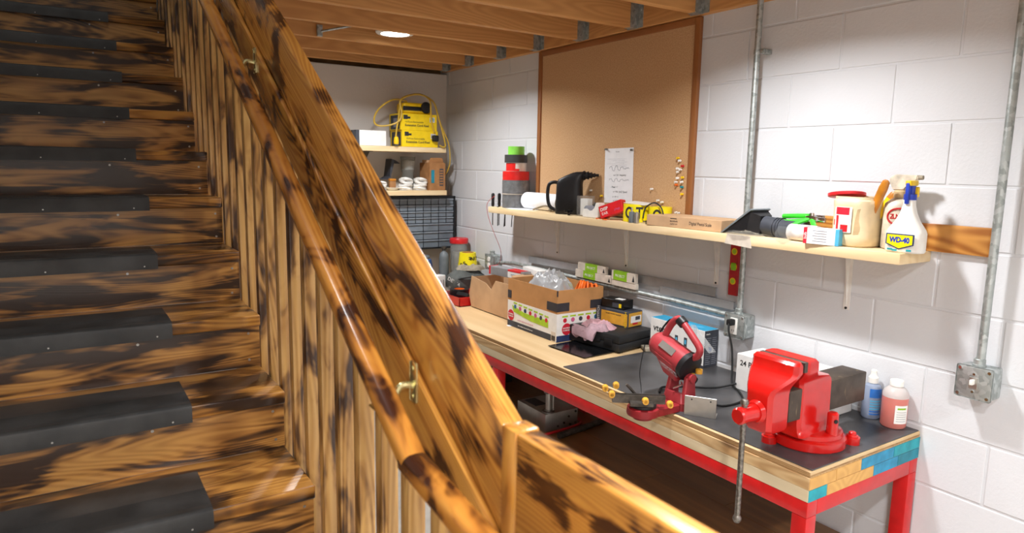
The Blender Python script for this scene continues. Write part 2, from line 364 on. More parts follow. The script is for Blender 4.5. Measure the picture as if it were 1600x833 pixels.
def can_light(x, y, label, watts, group='recessed ceiling lamps', col=LAMP_COL, z=2.462):
    t = thing('recessed_lamp', label, 'lamp', (x, y, z), 0, group)
    ob('trim_ring', lathe(G(), [(.073, .004), (.078, -.002), (.098, .0), (.104, .006), (.104, .012), (.073, .012)], 40, close=False), 'white_metal', t, smooth=True)
    ob('lens', lathe(G(), [(.0005, -.001), (.05, -.002), (.0735, .002), (.0735, .006), (.0005, .006)], 40), 'lamp_lens', t, smooth=True, label='glowing round lens')
    ob('housing', lathe(G(), [(.104, .012), (.108, .03), (.085, .032), (.085, .15), (.001, .15)], 32, close=False), 'lamp_dark', t, smooth=True)
    b = G(); bx(b, -.36, -.07, .08, .084, .03, .05); bx(b, -.36, -.33, .06, .1, .0, .06, .004)
    bx(b, -.36, .36, .165, .17, .005, .02)
    ob('mounting_bar', tube(bx(G(), -.375, -.345, .155, .172, -.03, .03, .003), [(-.355, .15, -.005), (-.2, .10, .035), (-.08, .03, .05)], .006, 6, smooth=False), 'galvanised', t)
    ld = bpy.data.lights.new('recessed_lamp_light', 'AREA'); ld.shape = 'DISK'; ld.size = .14; ld.energy = watts; ld.color = col; ld.spread = math.radians(150)
    lo = bpy.data.objects.new('lamp_light', ld); C.objects.link(lo); lo.parent = t; lo.location = (0, 0, -.008)
    return t
can_light(1.55, 3.575, 'round white recessed lamp glowing between the ceiling joists', LAMP_W)
can_light(1.62, 1.55, 'recessed lamp above the vise end of the workbench', LAMP_W*1.1, None)
can_light(.62, -.08, 'recessed lamp above the foot of the stairs', LAMP_W*1.5, None)
can_light(1.62, -.90, 'added recessed fill lamp in the ceiling behind the viewpoint', LAMP_W*1.4, None)  # unseen lamp, added as soft fill for the wall and joists
can_light(-.05, -.90, 'added recessed fill lamp in the ceiling behind the foot of the stairs', LAMP_W*2.1, None)  # second added fill lamp out of view, brightens risers and shelf shadows
can_light(0.0, 1.9, 'added unseen lamp in the ceiling high above the stairs', LAMP_W*.4, None, z=4.69)  # added out of view to light the closed stairwell from above

# ------------------------------------------------------------------ staircase
RISE, RUN, NY, NZ, SX = .181, .2882, 1.755, .90, .52
st = thing('staircase', 'straight flight of torched wooden stairs with black rubber tread mats', 'staircase', (0, 0, 0))
XL = -.635
def treadmesh():
    bm = G(); bx(bm, 0, SX-XL, 0, RUN+.028, -.04, 0, .006, 3); return bm
tm = None
def matmesh():
    bm = G(); W = .255+.45; prof = [(.245, 0), (.245, .004), (.012, .006), (.002, .0055), (-.005, .001), (-.0075, -.008), (-.0075, -.046), (-.003, -.046), (-.003, -.01), (-.001, 0)]
    prism(bm, prof, 0, W, 'x')
    for i in range(16): bx(bm, 0, W, .03+i*.006, .033+i*.006, .005, .0066)
    return bm
mm_ = None; rm = None
for i in range(-4, 12):
    y, z = NY+RUN*i, NZ+RISE*i
    if tm is None: tr = ob('tread', treadmesh(), 'burnt_pine_tread', st, (XL, y, z), smooth=True); tm = tr.data
    else: tr = ob('tread', tm, 'burnt_pine_tread', st, (XL, y, z))
    if mm_ is None: mt = ob('rubber_mat', matmesh(), 'rubber_mat', tr, (-.45-XL, 0, 0), smooth=True, label='black rubber tread mat with a rounded nose'); mm_ = mt.data
    else: mt = ob('rubber_mat', mm_, 'rubber_mat', tr, (-.45-XL+random.uniform(-.008, .008), 0, 0), label='black rubber tread mat with a rounded nose')
    if rm is None: rs = ob('riser', bx(G(), 0, SX-XL, 0, .019, 0, RISE-.0405, .001, 1), 'burnt_pine_riser', st, (XL, y+.022, z-RISE+.0003)); rm = rs.data
    else: rs = ob('riser', rm, 'burnt_pine_riser', st, (XL, y+.022, z-RISE+.0003))
    for (sx_, sz_) in ((SX-XL-.03, .025), (SX-XL-.03, RISE-.065), (SX-XL-.36, RISE-.062)):
        if 'screwm' not in globals():
            s_ = ob('screw', cyl(G(), (0, -.0015, 0), (0, .001, 0), .0042, n=10), 'alu', rs, (sx_, 0, sz_)); screwm = s_.data
        else: ob('screw', screwm, 'alu', rs, (sx_+random.uniform(-.006, .006), 0, sz_))
    for q in range(3):
        ob('screw', screwm, 'alu', tr, (-.45-XL+.10+.28*q, -.0072, -.036)).scale = (.6, .6, .6)
th = math.atan(RISE/RUN); cth, sth = math.cos(th), math.sin(th)
def sloped(name, mat_, parent, x_in, thick, y0, y1, zt0, width, label=None):
    """board lying along the pitch; zt0 = height of its top edge at y0; x_in = stair-side face"""
    ln = (y1-y0)/cth
    o = ob(name, bx(G(), 0, ln, -thick, 0, -width, 0, .004, 3), mat_, parent, smooth=True, label=label)
    return frame(o, (x_in, y0, zt0), (0, cth, sth), (0, -sth, cth))
sloped('stringer', 'burnt_pine_riser', st, SX-.05, .036, .30, 4.55, NZ+(.30-NY)*RISE/RUN-.215, .10)

# guard beside the stairs
gd = thing('stair_guard', 'torched wooden balustrade with square balusters and thick top rail beside the stairs', 'railing', (0, 0, 0))
GX, JY, JTOP = .525, .822, EYE-.384
def plumb_board(name, x_in, thick, y0, y1, zt0, vert, label):
    """sloping board whose lower end is cut upright where it meets the post"""
    def loc(y, z): d = Vector((0, y-y0, z-zt0)); return (d.y*cth+d.z*sth, -d.y*sth+d.z*cth)
    s_ = RISE/RUN; zt1 = zt0+(y1-y0)*s_
    poly = [loc(y0, zt0-vert), loc(y1, zt1-vert), loc(y1, zt1), loc(y0, zt0)]
    bm = prism(G(), poly, -thick, 0, 'y'); bmesh.ops.bevel(bm, geom=bm.edges[:], offset=.004, segments=3, affect='EDGES', profile=.5)
    o = ob(name, bm, 'burnt_pine_rail', gd, smooth=True, label=label); return frame(o, (x_in, y0, zt0), (0, cth, sth), (0, -sth, cth))
plumb_board('top_rail', GX, .038, JY, 4.72, JTOP, .19, 'wide torched sloping top board')
plumb_board('bracket_board', GX-.0135, .013, JY-.03, 4.72, JTOP-.168-.03*RISE/RUN, .115, 'narrow torched board carrying the handrail brackets')
lv = ob('level_rail', bx(G(), 0, .9, -.038, 0, -.235, 0, .004, 3), 'burnt_pine_level', gd, smooth=True, label='wide level board in front of the guard'); frame(lv, (GX, -.115, JTOP), (0, 1, 0), (0, 0, 1))
ps = ob('post', bx(G(), -1.37, 0.001, -.002, .041, -.0375, 0, .003, 2), 'burnt_pine_rail', gd, smooth=True, label='upright post where the rail meets the level board'); frame(ps, (GX, JY, JTOP+.0015), (0, 0, 1), (0, -1, 0))
ps.matrix_basis = Matrix(((0, 1, 0, GX), (0, 0, 1, JY), (1, 0, 0, JTOP+.001), (0, 0, 0, 1)))
bm_ = None; n = 0; y = .895
while y < 4.66:
    zt = JTOP+(y-JY)*RISE/RUN-.180; zb_ = max(0.0, NZ+(y-NY)*RISE/RUN-.62); Lb = 1.0
    Lb = zt-zb_
    if bm_ is None or True:
        o = ob('baluster', bx(G(), 0, Lb, -.019, .019, -.019, .019, .003, 2), 'burnt_pine_baluster', gd, smooth=True)
    frame(o, (GX+.019, y+.019, zb_), (0, 0, 1), (0, 1, 0)); y += .1335
# handrail with brass brackets
hr = thing('handrail', 'rounded torched wooden handrail on brass brackets along the stairs', 'handrail', (0, 0, 0))
HX, HY, HZ = .45, .975, EYE-.484; RR = .0215
def hrline(y): return HZ+(y-HY)*.614
def hp(p, d):
    d = Vector(d).normalized(); u, v = Vector((1, 0, 0)), d.cross(Vector((1, 0, 0))).normalized(); out = []
    for a in range(16):
        t = 2*PI*a/16; c_, s_ = math.cos(t), math.sin(t); e = .62
        out.append(tuple(Vector(p)+u*RR*math.copysign(abs(c_)**e, c_)+v*RR*math.copysign(abs(s_)**e, s_)))
    return out
mit = Vector((0, 1+cth, sth)).normalized()
r1 = G(); loft(r1, [hp((0, 0, 0), (1, 0, 0)) if False else [(0, RR*math.copysign(abs(math.cos(2*PI*a/16))**.62, math.cos(2*PI*a/16)), RR*math.copysign(abs(math.sin(2*PI*a/16))**.62, math.sin(2*PI*a/16))) for a in range(16)],
    [(4.3, RR*math.copysign(abs(math.cos(2*PI*a/16))**.62, math.cos(2*PI*a/16)), RR*math.copysign(abs(math.sin(2*PI*a/16))**.62, math.sin(2*PI*a/16))) for a in range(16)]])
o = ob('sloping_rail', r1, 'burnt_pine_handrail', hr, smooth=True, angle=60); frame(o, (HX, HY, HZ), (0, 1, .614), (0, -.614, 1))
r2 = G(); loft(r2, [[(xx, RR*math.copysign(abs(math.cos(2*PI*a/16))**.62, math.cos(2*PI*a/16)), RR*math.copysign(abs(math.sin(2*PI*a/16))**.62, math.sin(2*PI*a/16))) for a in range(16)] for xx in (-.012, .75)])
o = ob('level_rail', r2, 'burnt_pine_handrail', hr, smooth=True, angle=60); frame(o, (HX, HY+.004, HZ-.001), (0, -1, -.125), (0, -.125, 1))
for y in (1.10, 2.23, 3.40):
    zc = hrline(y); b = G(); zw = zc+.015; xf = GX-.0145
    bx(b, xf-.004, xf+.0005, y-.014, y+.014, zw-.038, zw+.038, .004, 2)
    tube(b, [(xf-.002, y, zw-.006), (xf-.03, y, zw-.006), (HX+.012, y, zc-RR-.012), (HX, y, zc-RR-.004)], .0065, 8)
    bx(b, HX-.016, HX+.016, y-.03, y+.03, zc-RR-.006, zc-RR-.001, .001, 1)
    for s in (-1, 1): cyl(b, (xf-.006, y, zw+s*.026), (xf-.002, y, zw+s*.026), .005, n=10)
    ob('bracket', b, 'brass', hr, smooth=True, label='shiny brass handrail bracket')
# ------------------------------------------------------------------ helpers for placed things (absolute coordinates)
ZB, ZS = .898, 1.515
def pa(name, t, m, x0, x1, y0, y1, z0, z1, bev=0, label=None, seg=2):
    l = t.location
    return ob(name, bx(G(), x0-l.x, x1-l.x, y0-l.y, y1-l.y, z0-l.z, z1-l.z, bev, seg), m, t, smooth=bev > 0, label=label)
def carton(t, m, dx, dy, dz, th=.004, name='body', inside='card_inside'):
    """open topped box, local, centred in x/y, standing at z 0"""
    b = G(); x, y = dx/2, dy/2
    bx(b, -x, x, -y, y, 0, th); bx(b, -x, -x+th, -y, y, th, dz); bx(b, x-th, x, -y, y, th, dz); bx(b, -x+th, x-th, -y, -y+th, th, dz); bx(b, -x+th, x-th, y-th, y, th, dz)
    return ob(name, b, m, t)
def crumple(rx, ry, h, seed, n=26, amp=.35, top=.2):
    bm = G(); rows = []
    for i in range(n):
        t = i/(n-1); row = []
        for j in range(n*2):
            a = 2*PI*j/(n*2); v = Vector((math.cos(a)*t, math.sin(a)*t, 0))
            f = noise.noise(v*1.9+Vector((seed, .3, 0)))*.8+abs(noise.noise(v*4.3+Vector((.7, seed, 0))))*.7-abs(noise.noise(v*8+Vector((0, .2, seed))))*.4
            z = h*(1-t**4)*((1-top)+f*amp*1.3)
            if t > .96: z = min(z, 0)
            rr = 1+.10*noise.noise(v*4+Vector((seed, seed, 0)))
            row.append(bm.verts.new((rx*v.x*rr, ry*v.y*rr, max(z, 0) if t > .9 else z)))
        rows.append(row)
    for a, b in zip(rows, rows[1:]):
        for j in range(n*2): bm.faces.new((a[j], a[(j+1) % (n*2)], b[(j+1) % (n*2)], b[j]))
    bmesh.ops.remove_doubles(bm, verts=bm.verts[:], dist=.0004)
    return bm

# ------------------------------------------------------------------ workbench
be = thing('workbench', 'long red steel workbench with a laminated timber top along the block wall', 'workbench', (1.77, 1.10, 0))
BX0, BX1, BY0, BY1 = 1.77, 2.395, 1.10, 4.56
def plank(name, m, x0, x1, z0, z1, y0=BY0, y1=BY1, bev=.0015, parent=be):
    o = ob(name, bx(G(), 0, y1-y0, -(x1-x0), 0, 0, z1-z0, bev, 1), m, parent); l = parent.location
    return frame(o, (x0-l.x, y0-l.y, z0-l.z), (0, 1, 0), (0, 0, 1))
def endcap(m, x0, x1, z0, z1, o):   # painted or raw end of one plank
    e = ob('plank_end', bx(G(), -.0012, .0012, -(x1-x0)+.001, -.001, .001, z1-z0-.001), m, o); return e
z2, z1_, z0_ = .880, .842, .804
ply = plank('plywood_sheet', 'plywood_face', BX0+.004, BX1, z2, ZB, BY0+.002)
for i in range(3): ob('ply_layer', bx(G(), 0, BY1-BY0-.01, -.0006, .0012, .003+i*.005, .0055+i*.005), 'plywood_edge', ply)
ob('ply_end', bx(G(), -.0008, .001, -(BX1-BX0-.006), -.001, .003, .0075), 'plywood_edge', ply)
up = [(.0, .135, 'bench_end_grain'), (.135, .27, 'bench_end_grain'), (.27, .46, 'teal_blue'), (.46, .625, 'teal_paint')]
lo_ = [(.0, .092, 'teal_paint'), (.092, .345, 'bench_end_grain'), (.345, .49, 'teal_blue'), (.49, .625, 'teal_dark')]
for a, b, m in up:
    o = plank('plank', 'bench_fir', BX0+a, BX0+b-.0008, z1_, z2-.0004); endcap(m, 0, b-a-.0008, 0, z2-z1_, o)
for a, b, m in lo_:
    o = plank('plank', 'bench_spf_pale', BX0+a, BX0+b-.0008, z0_, z1_-.0004); endcap(m, 0, b-a-.0008, 0, z1_-z0_, o)
fr = .05
for (x0, x1, y0, y1) in ((BX0, BX0+fr, BY0, BY1), (BX1-fr, BX1, BY0, BY1)): pa('frame_rail', be, 'red_frame', x0, x1, y0, y1, z0_-fr, z0_-.0005, .003)
for y in (BY0, 2.8, BY1-fr): pa('frame_rail', be, 'red_frame', BX0+fr, BX1-fr, y, y+fr, z0_-fr, z0_-.0005, .003)
for y in (BY0, 2.83, BY1-fr):
    for x in (BX0, BX1-fr): pa('leg', be, 'red_frame', x, x+fr, y, y+fr, 0, z0_-fr, .003)
ZL = .414
for (x0, x1, y0, y1) in ((BX0+.01, BX0+.04, BY0+fr, BY1-fr), (BX1-.04, BX1-.01, BY0+fr, BY1-fr)): pa('lower_rail', be, 'red_frame', x0, x1, y0, y1, ZL-.05, ZL-.012, .002)
for y in (BY0+.005, 2.62, BY1-.045): pa('lower_rail', be, 'red_frame', BX0+.04, BX1-.04, y, y+.04, ZL-.05, ZL-.012, .002)
xs_ = [BX0+.04, BX0+.22, BX0+.40, BX1-.01]
for i in range(3):
    off = [.35, .95, .6][i]; yy = BY0+.01
    cuts = [yy]+[yy+off+k*1.2 for k in range(3) if yy+off+k*1.2 < BY1-.1]+[BY1-.01]
    for a, b in zip(cuts, cuts[1:]): plank('shelf_plank', 'laminate_brown', xs_[i], xs_[i+1]-.001, ZL-.012, ZL, a, b-.001)
# sheets lying on the top
o = tag(ob('bench_mat', bx(G(), 0, 2.39-1.785, 0, 2.31-1.104, 0, .004, .0015, 1), 'bench_mat', None, (1.785, 1.104, ZB)), 'large black rubber mat covering the vise end of the bench', 'mat')
o = tag(ob('acrylic_sheet', bx(G(), 0, .40, 0, .26, 0, .003, .001, 1), 'black_gloss', None, (1.945, 2.36, ZB+.0045), (0, 0, math.radians(4))), 'glossy black sheet under the carton and tool case', 'sheet')
ZM = ZB+.004

# ------------------------------------------------------------------ bench vise
vx, vy = 1.975, 1.25
vi = thing('bench_vise', 'big glossy red bench vise bolted to the bench corner', 'vise', (vx, vy, ZM))
b = G(); lathe(b, [(.112, 0), (.116, .004), (.116, .03), (.110, .036), (.104, .037), (.103, .05), (.098, .054), (.02, .054)], 48)
for (ax, ay) in ((.105, -.09), (-.12, .055), (.02, .125)):
    cyl(b, (ax, ay, 0), (ax, ay, .022), .024, n=20); d = Vector((ax, ay, 0)).normalized()*.09; bx(b, min(ax, d.x)-.0, max(ax, d.x), min(ay, d.y), max(ay, d.y), .001, .018)
ob('swivel_base', b, 'red_gloss', vi, smooth=True)
for (ax, ay) in ((.105, -.09), (-.12, .055), (.02, .125)):
    ob('anchor_bolt', cyl(lathe(G(), [(.018, .022), (.018, .028), (.012, .029), (.012, .036), (.009, .039), (.001, .039)], 12, (ax, ay, 0)), (ax, ay, .022), (ax, ay, .023), .01), 'red_gloss', vi, smooth=True)
b = G()
sec = [(.050, -.125, .065, .062), (.062, -.120, .055, .052), (.085, -.118, .048, .046), (.205, -.118, .046, .045), (.218, -.122, .040, .047), (.232, -.132, .02, .052), (.247, -.138, -.06, .066), (.262, -.146, -.085, .078), (.272, -.150, -.088, .082), (.298, -.150, -.090, .082), (.304, -.149, -.096, .078)]
loft(b, [crect(x0, x1, -hw, hw, z, .010) for z, x0, x1, hw in sec])
ob('fixed_jaw', b, 'red_gloss', vi, smooth=True, angle=35)
b = G()
sec = [(.085, -.262, -.178, .042), (.095, -.268, -.172, .047), (.20, -.270, -.172, .047), (.218, -.266, -.175, .052), (.234, -.250, -.178, .062), (.250, -.230, -.180, .074), (.262, -.216, -.178, .081), (.272, -.208, -.166, .082), (.296, -.206, -.166, .082), (.304, -.198, -.168, .077)]
loft(b, [crect(x0, x1, -hw, hw, z, .012) for z, x0, x1, hw in sec]); ob('moving_jaw', b, 'red_gloss', vi, smooth=True, angle=35)
for x0, x1 in ((-.166, -.158), (-.158, -.150)): ob('jaw_plate', bx(G(), x0+.0005, x1-.0005, -.08, .08, .272, .3035, .001, 1), 'steel_dark', vi)
ob('slide_bar', bx(G(), -.171, .245, -.042, .048, .105, .205, .004, 2), 'scale_steel', vi, smooth=True, label='dark square steel slide bar sticking out at the back')
b = G(); cyl(b, (-.271, 0, .148), (-.285, 0, .148), .036, .03, 28); cyl(b, (-.285, 0, .148), (-.352, 0, .148), .0265, .0255, 28); cyl(b, (-.352, 0, .148), (-.357, 0, .148), .0255, .021, 28)
ob('screw_head', b, 'red_gloss', vi, smooth=True)
b = G(); cyl(b, (-.328, 0, .185), (-.334, -.006, -.170), .0085, n=16); lathe(b, [(.001, -.014), (.009, -.011), (.013, -.003), (.013, .003), (.009, .011), (.001, .014)], 16, (-.334, -.006, -.176)); lathe(b, [(.001, -.013), (.010, -.009), (.013, 0), (.010, .009), (.001, .013)], 16, (-.328, 0, .186))
ob('handle_bar', b, 'rod_steel', vi, smooth=True, label='hanging steel turning bar with ball ends')
b = G(); cyl(b, (-.005, -.085, .05), (-.005, -.085, .118), .017, n=20); cyl(b, (-.005, -.085, .118), (-.005, -.085, .123), .017, .012, 20); ob('lock_post', b, 'red_gloss', vi, smooth=True)
ob('lock_hole', cyl(G(), (-.013, -.102, .098), (-.012, -.099, .098), .0065, n=12), 'black_rubber', vi)

# ------------------------------------------------------------------ chain grinder
gx, gy = 1.84, 1.69
gr = thing('chain_grinder', 'maroon bench grinder with a tilted motor head and loop handle', 'grinder', (gx, gy, ZM))
b = G(); loft(b, [crect(-.03, .065, -.062, .07, z, .02) for z in (0, .028)]); loft(b, [crect(-.18, -.02, -.048, .048, z, .02) for z in (.003, .026)]); lathe(b, [(.056, .004), (.058, .01), (.056, .03), (.03, .034), (.001, .034)], 32, (-.172, .0, 0)); cyl(b, (-.172, 0, -.01), (-.172, 0, .004), .035)
ob('base', b, 'maroon_cast', gr, smooth=True)
ob('vise_disc', lathe(G(), [(.046, .034), (.046, .044), (.04, .046), (.001, .046)], 32, (-.172, 0, 0)), 'black_plastic', gr, smooth=True)
b = G(); dv = (.075, -.058)
def vp(s, t, z): return (-.172+s*.80-t*.6, s*-.60-t*.80, z)
def bar(b, s0, s1, t0, t1, z0, z1):
    q = [vp(s0, t0, z0), vp(s1, t0, z0), vp(s1, t1, z0), vp(s0, t1, z0)]; q2 = [(p[0], p[1], z1) for p in q]; loft(b, [q, q2])
bar(b, -.11, .075, -.012, -.004, .046, .075); bar(b, -.11, .075, .004, .012, .046, .075); bar(b, -.05, .03, .012, .045, .046, .056)
tube(b, [vp(-.02, -.03, .06), vp(-.06, -.02, .105)], .006, 6, smooth=False)
ob('chain_vise', b, 'steel_dark', gr)
for s, t, z in ((-.115, .02, .085), (-.135, -.03, .09), (-.095, -.05, .095), (.0, .035, .07), (.085, .03, .06)):
    p = Vector(vp(s, t, z)); q = Vector(vp(s, t+.03, z)); ob('clamp_knob', cyl(cyl(G(), p, q, .006, n=8), p+(q-p)*.35, q, .0125, .0105, 10), 'knob_yellow', gr, smooth=True, label='yellow clamp knob')
b = G(); loft(b, [crect(-.02, .045, -.05, -.03, .026, .004), crect(-.005, .04, -.045, -.028, .12, .004)]); loft(b, [crect(-.02, .045, .035, .055, .026, .004), crect(-.005, .04, .028, .045, .12, .004)]); loft(b, [crect(-.028, .0, -.045, .05, .026, .004), crect(-.02, -.005, -.035, .04, .06, .004)])
cyl(b, (.018, -.055, .118), (.018, .055, .118), .016)
ob('mast', b, 'maroon_plastic', gr, smooth=True)
# motor head: axis from far upper end to near lower end
A0, A1 = Vector((.018, .125, .212)), Vector((.02, -.015, .162)); ax_ = (A1-A0).normalized()
b = G(); cyl(b, A0, A1, .047, .050, 28); cyl(b, A0-ax_*.018, A0, .034, .047, 28)
low = Vector((0, -.10, -.28)).normalized()
loft(b, [[(.0-.03, .10, .19), (.05, .10, .19), (.05, .01, .16), (-.03, .01, .16)], [(-.018, .06, .12), (.038, .06, .12), (.038, -.0, .10), (-.018, -.0, .10)]])
ob('motor_housing', b, 'maroon_plastic', gr, smooth=True)
b = G(); cyl(b, A1, A1+ax_*.022, .053, .055, 28); cyl(b, A1+ax_*.022, A1+ax_*.03, .055, .02, 28); cyl(b, A1+Vector((.02, .01, -.05)), A1+Vector((.02, -.02, -.065)), .022, n=12)
ob('wheel_guard', b, 'black_plastic', gr, smooth=True)
b = G(); tube(b, [(.018, .095, .245), (.02, .070, .292), (.022, .04, .320), (.022, .015, .312), (.022, -.04, .266), (.022, -.072, .232), (.022, -.062, .204), (.02, -.03, .188)], .0135, 10); ob('loop_handle', b, 'maroon_plastic', gr, smooth=True)
b = G(); p0, p1 = Vector((.022, .030, .320)), Vector((.022, .008, .306)); cyl(b, p0, p1, .019, n=14); ob('handle_switch', b, 'black_plastic', gr, smooth=True)
# flat label and clear guards around the head
lb = ob('rating_label', bx(G(), -.036, .036, -.013, .013, 0, .0015), 'alu', gr); ya = ax_; nrm = Vector((-.80, -.15, .58)); nrm = (nrm-ya*nrm.dot(ya)).normalized(); frame(lb, (A0+A1)/2+nrm*.0495, ya, nrm)
sh_ = ob('clear_shield', bx(G(), -.045, .045, -.003, .0, -.012, .012, .001, 1), 'clear_plastic', gr); frame(sh_, A1+Vector((-.06, .03, -.015)), ya, Vector((-.5, -.2, .8)))
sh2 = ob('clear_shield', bx(G(), -.065, .065, -.003, .0, -.018, .018, .001, 1), 'clear_plastic', gr); frame(sh2, (.055, -.05, .262), Vector((0, .80, .60)), Vector((1, 0, 0)))
ob('stop_lever', tube(G(), [(-.025, .0, .075), (-.012, -.03, .095), (-.03, -.04, .112)], .0035, 6, smooth=False), 'chrome', gr)
ob('adjust_knob', lathe(G(), [(.001, 0), (.013, .002), (.013, .018), (.001, .02)], 12, (.05, -.05, .13)), 'knob_yellow', gr, smooth=True)
ob('adjust_knob', lathe(G(), [(.001, 0), (.008, .002), (.008, .014), (.001, .016)], 12, (.03, -.04, .118)), 'knob_yellow', gr, smooth=True)
ob('power_cord', tube(G(), [(.02, .13, .24), (.03, .115, .275), (.035, .09, .305), (.03, .06, .31)], .004, 6), 'black_rubber', gr, smooth=True)
ob('thin_wire', tube(G(), [(-.02, .16, .20), (-.035, .165, .10), (-.04, .15, .04), (-.06, .12, .0)], .002, 5), 'black_rubber', gr, smooth=True)
cd = tag(ob('power_cord', tube(G(), [(1.90, 1.64, ZM+.03), (1.98, 1.60, ZM+.005), (2.09, 1.60, ZM+.005), (2.165, 1.67, ZM+.006), (2.205, 1.74, ZM+.012), (2.24, 1.772, ZM+.06), (2.265, 1.80, ZM+.14), (2.276, 1.83, 1.105), (2.292, 1.845, 1.136)], .0042, 7), 'black_rubber', smooth=True), 'black power cord looping from the grinder up to the wall outlet', 'cord')
cd2 = tag(ob('power_cord', tube(G(), [(2.205, 1.72, ZM+.02), (2.13, 1.76, ZM+.005), (2.03, 1.83, ZM+.005), (1.95, 1.87, ZM+.005), (1.89, 1.83, ZM+.005)], .0042, 7), 'black_rubber', smooth=True), 'black cord lying on the bench mat behind the grinder', 'cord')

# aluminium angle plate in front of the grinder
ap = thing('angle_plate', 'bent aluminium plate standing beside the grinder', 'plate', (1.832, 1.575, ZM), math.radians(-56))
b = G(); bx(b, -.055, .055, -.0015, .0015, 0, .072, .0008, 1); bx(b, -.055, .055, .0015, .055, 0, .003, .0008, 1); ob('bent_sheet', b, 'alu', ap)
for s in (-.03, .035): ob('hole', cyl(G(), (s, -.0019, .06), (s, -.0014, .06), .003, n=10), 'ink', ap)

# ------------------------------------------------------------------ tool case, boxes
cs_ = thing('tool_case', 'black plastic tool case lying flat on the bench', 'case', (2.275, 2.53, ZB+.008), math.radians(9))
ob('body', bx(bx(G(), -.165, .10, -.165, .165, 0, .038, .006), -.165, .10, -.165, .165, .0385, .08, .008), 'case_black', cs_, smooth=True)
for s in (-.1, .1): ob('latch', bx(G(), -.171, -.164, s-.025, s+.025, .022, .055, .002), 'black_plastic', cs_, smooth=True)
for s in (-.14, .14): ob('foot', bx(G(), -.15, -.13, s-.02, s+.02, -.004, .001), 'black_rubber', cs_)
ob('handle', bx(G(), -.17, -.164, -.05, .05, .03, .05, .003), 'black_plastic', cs_, smooth=True)
cl = thing('rag', 'crumpled pink rag draped over the tool case', 'cloth', (2.19, 2.555, ZB+.0885))
for i, (rx, ry, m, off, seed) in enumerate(((.07, .105, 'pink_cloth', (.0, .0, 0), 3.1), (.045, .07, 'mauve_cloth', (-.045, -.045, -.002), 8.2))):
    ob('fold', crumple(rx, ry, .03, seed, 22, .5, .3), m, cl, off, smooth=True, angle=80)
ob('hanging_edge', loft(G(), [[(-.088, -.09+.012*i, .004+.003*math.sin(i*1.7)) for i in range(16)], [(-.102-.002*math.sin(i), -.088+.0115*i, -.012+.004*math.sin(i*2.1)) for i in range(16)], [(-.106-.003*math.cos(i*1.3), -.080+.0105*i, -.048+.010*math.sin(i*.9)) for i in range(16)], [(-.100-.003*math.cos(i*1.3), -.080+.0105*i, -.048+.010*math.sin(i*.9)) for i in range(16)], [(-.088, -.09+.012*i, .001) for i in range(16)]], cap=False), 'mauve_cloth', cl, smooth=True)
yb = thing('tool_box_carton', 'yellow and black printed tool carton standing on the black case', 'box', (2.322, 2.555, ZB+.0885), math.radians(8))
ob('body', bx(G(), -.055, .055, -.105, .105, 0, .077, .001, 1), 'slate', yb)
ob('side_print', bx(G(), -.0556, -.0549, -.100, .07, .006, .066), 'amber_card', yb); ob('end_print', bx(G(), -.050, .052, -.1056, -.1049, .004, .072), 'amber_card', yb)
txt('BOSTITCH', .018, yb, (-.0566, -.09, .036), 0, 'yellow_card', rot=(PI/2, -PI/2, -PI/2)); txt('BOSTITCH', .02, yb, (-.0566, .088, .036), 0, 'label_white', rot=(PI/2, -PI/2, -PI/2))
txt('SMART POINT NAILER', .010, yb, (-.0562, -.01, .055), -PI/2, 'ink'); ob('end_picture', bx(G(), -.035, .045, -.1062, -.1055, .022, .056), 'label_white', yb); ob('end_picture', bx(G(), -.02, .02, -.1066, -.1058, .012, .022), 'red_plastic', yb); ob('end_picture', bx(G(), .0, .035, -.1068, -.1060, .034, .052), 'slate', yb)
sb = thing('small_black_box', 'small glossy black carton stacked on the yellow tool carton', 'box', (2.325, 2.575, ZB+.1665), math.radians(12))
ob('body', bx(G(), -.04, .04, -.07, .07, 0, .045, .001, 1), 'black_gloss', sb); ob('side_print', bx(G(), -.0406, -.0399, -.05, .0, .008, .03), 'slate', sb); ob('side_print', bx(G(), -.0408, -.0399, -.055, -.04, .008, .028), 'yellow_card', sb); ob('top_label', bx(G(), -.02, .015, -.045, .0, .0449, .0455), 'label_white', sb)
ss = tag(ob('sanding_sponge', bx(G(), -.045, .045, -.035, .035, 0, .018, .004), 'glove', None, (2.325, 2.315, ZM), (0, 0, math.radians(-25)), smooth=True), 'small worn grey sanding block beside the tool case', 'tool')

# large blue-topped carton
vt = thing('phone_carton', 'white and black carton with a bright blue top behind the grinder', 'box', (2.30, 1.975, ZM))
ob('body', bx(G(), 0, .088, 0, .33, 0, .168, .0012, 1), 'white_card', vt)
ob('top_print', bx(G(), .001, .087, .001, .329, .1675, .1686), 'blue_card', vt); ob('end_print', bx(G(), .0005, .0875, -.0006, .0005, .001, .1675), 'slate', vt, label='black printed end panel')
ob('top_print', bx(G(), .03, .055, .05, .22, .1682, .1690), 'sky', vt)
txt('vtech', .045, vt, (-.0008, .262, .122), -PI/2, 'ink', bold=.0006); txt('vtech', .012, vt, (.02, -.0012, .152), 0, 'label_white')
for i in range(14): ob('fine_print', bx(G(), .008, .008+random.uniform(.022, .034), -.0011, -.0005, .015+i*.009, .017+i*.009), 'ink_grey', vt)
for i in range(14): ob('fine_print', bx(G(), .050, .050+random.uniform(.022, .034), -.0011, -.0005, .015+i*.009, .017+i*.009), 'ink_grey', vt)
for y in (.10, .155): ob('phone_picture', bx(G(), -.0008, .0, y, y+.018, .05, .115), 'slate', vt); ob('phone_screen', bx(G(), -.0012, -.0003, y+.004, y+.014, .085, .105), 'sky', vt)
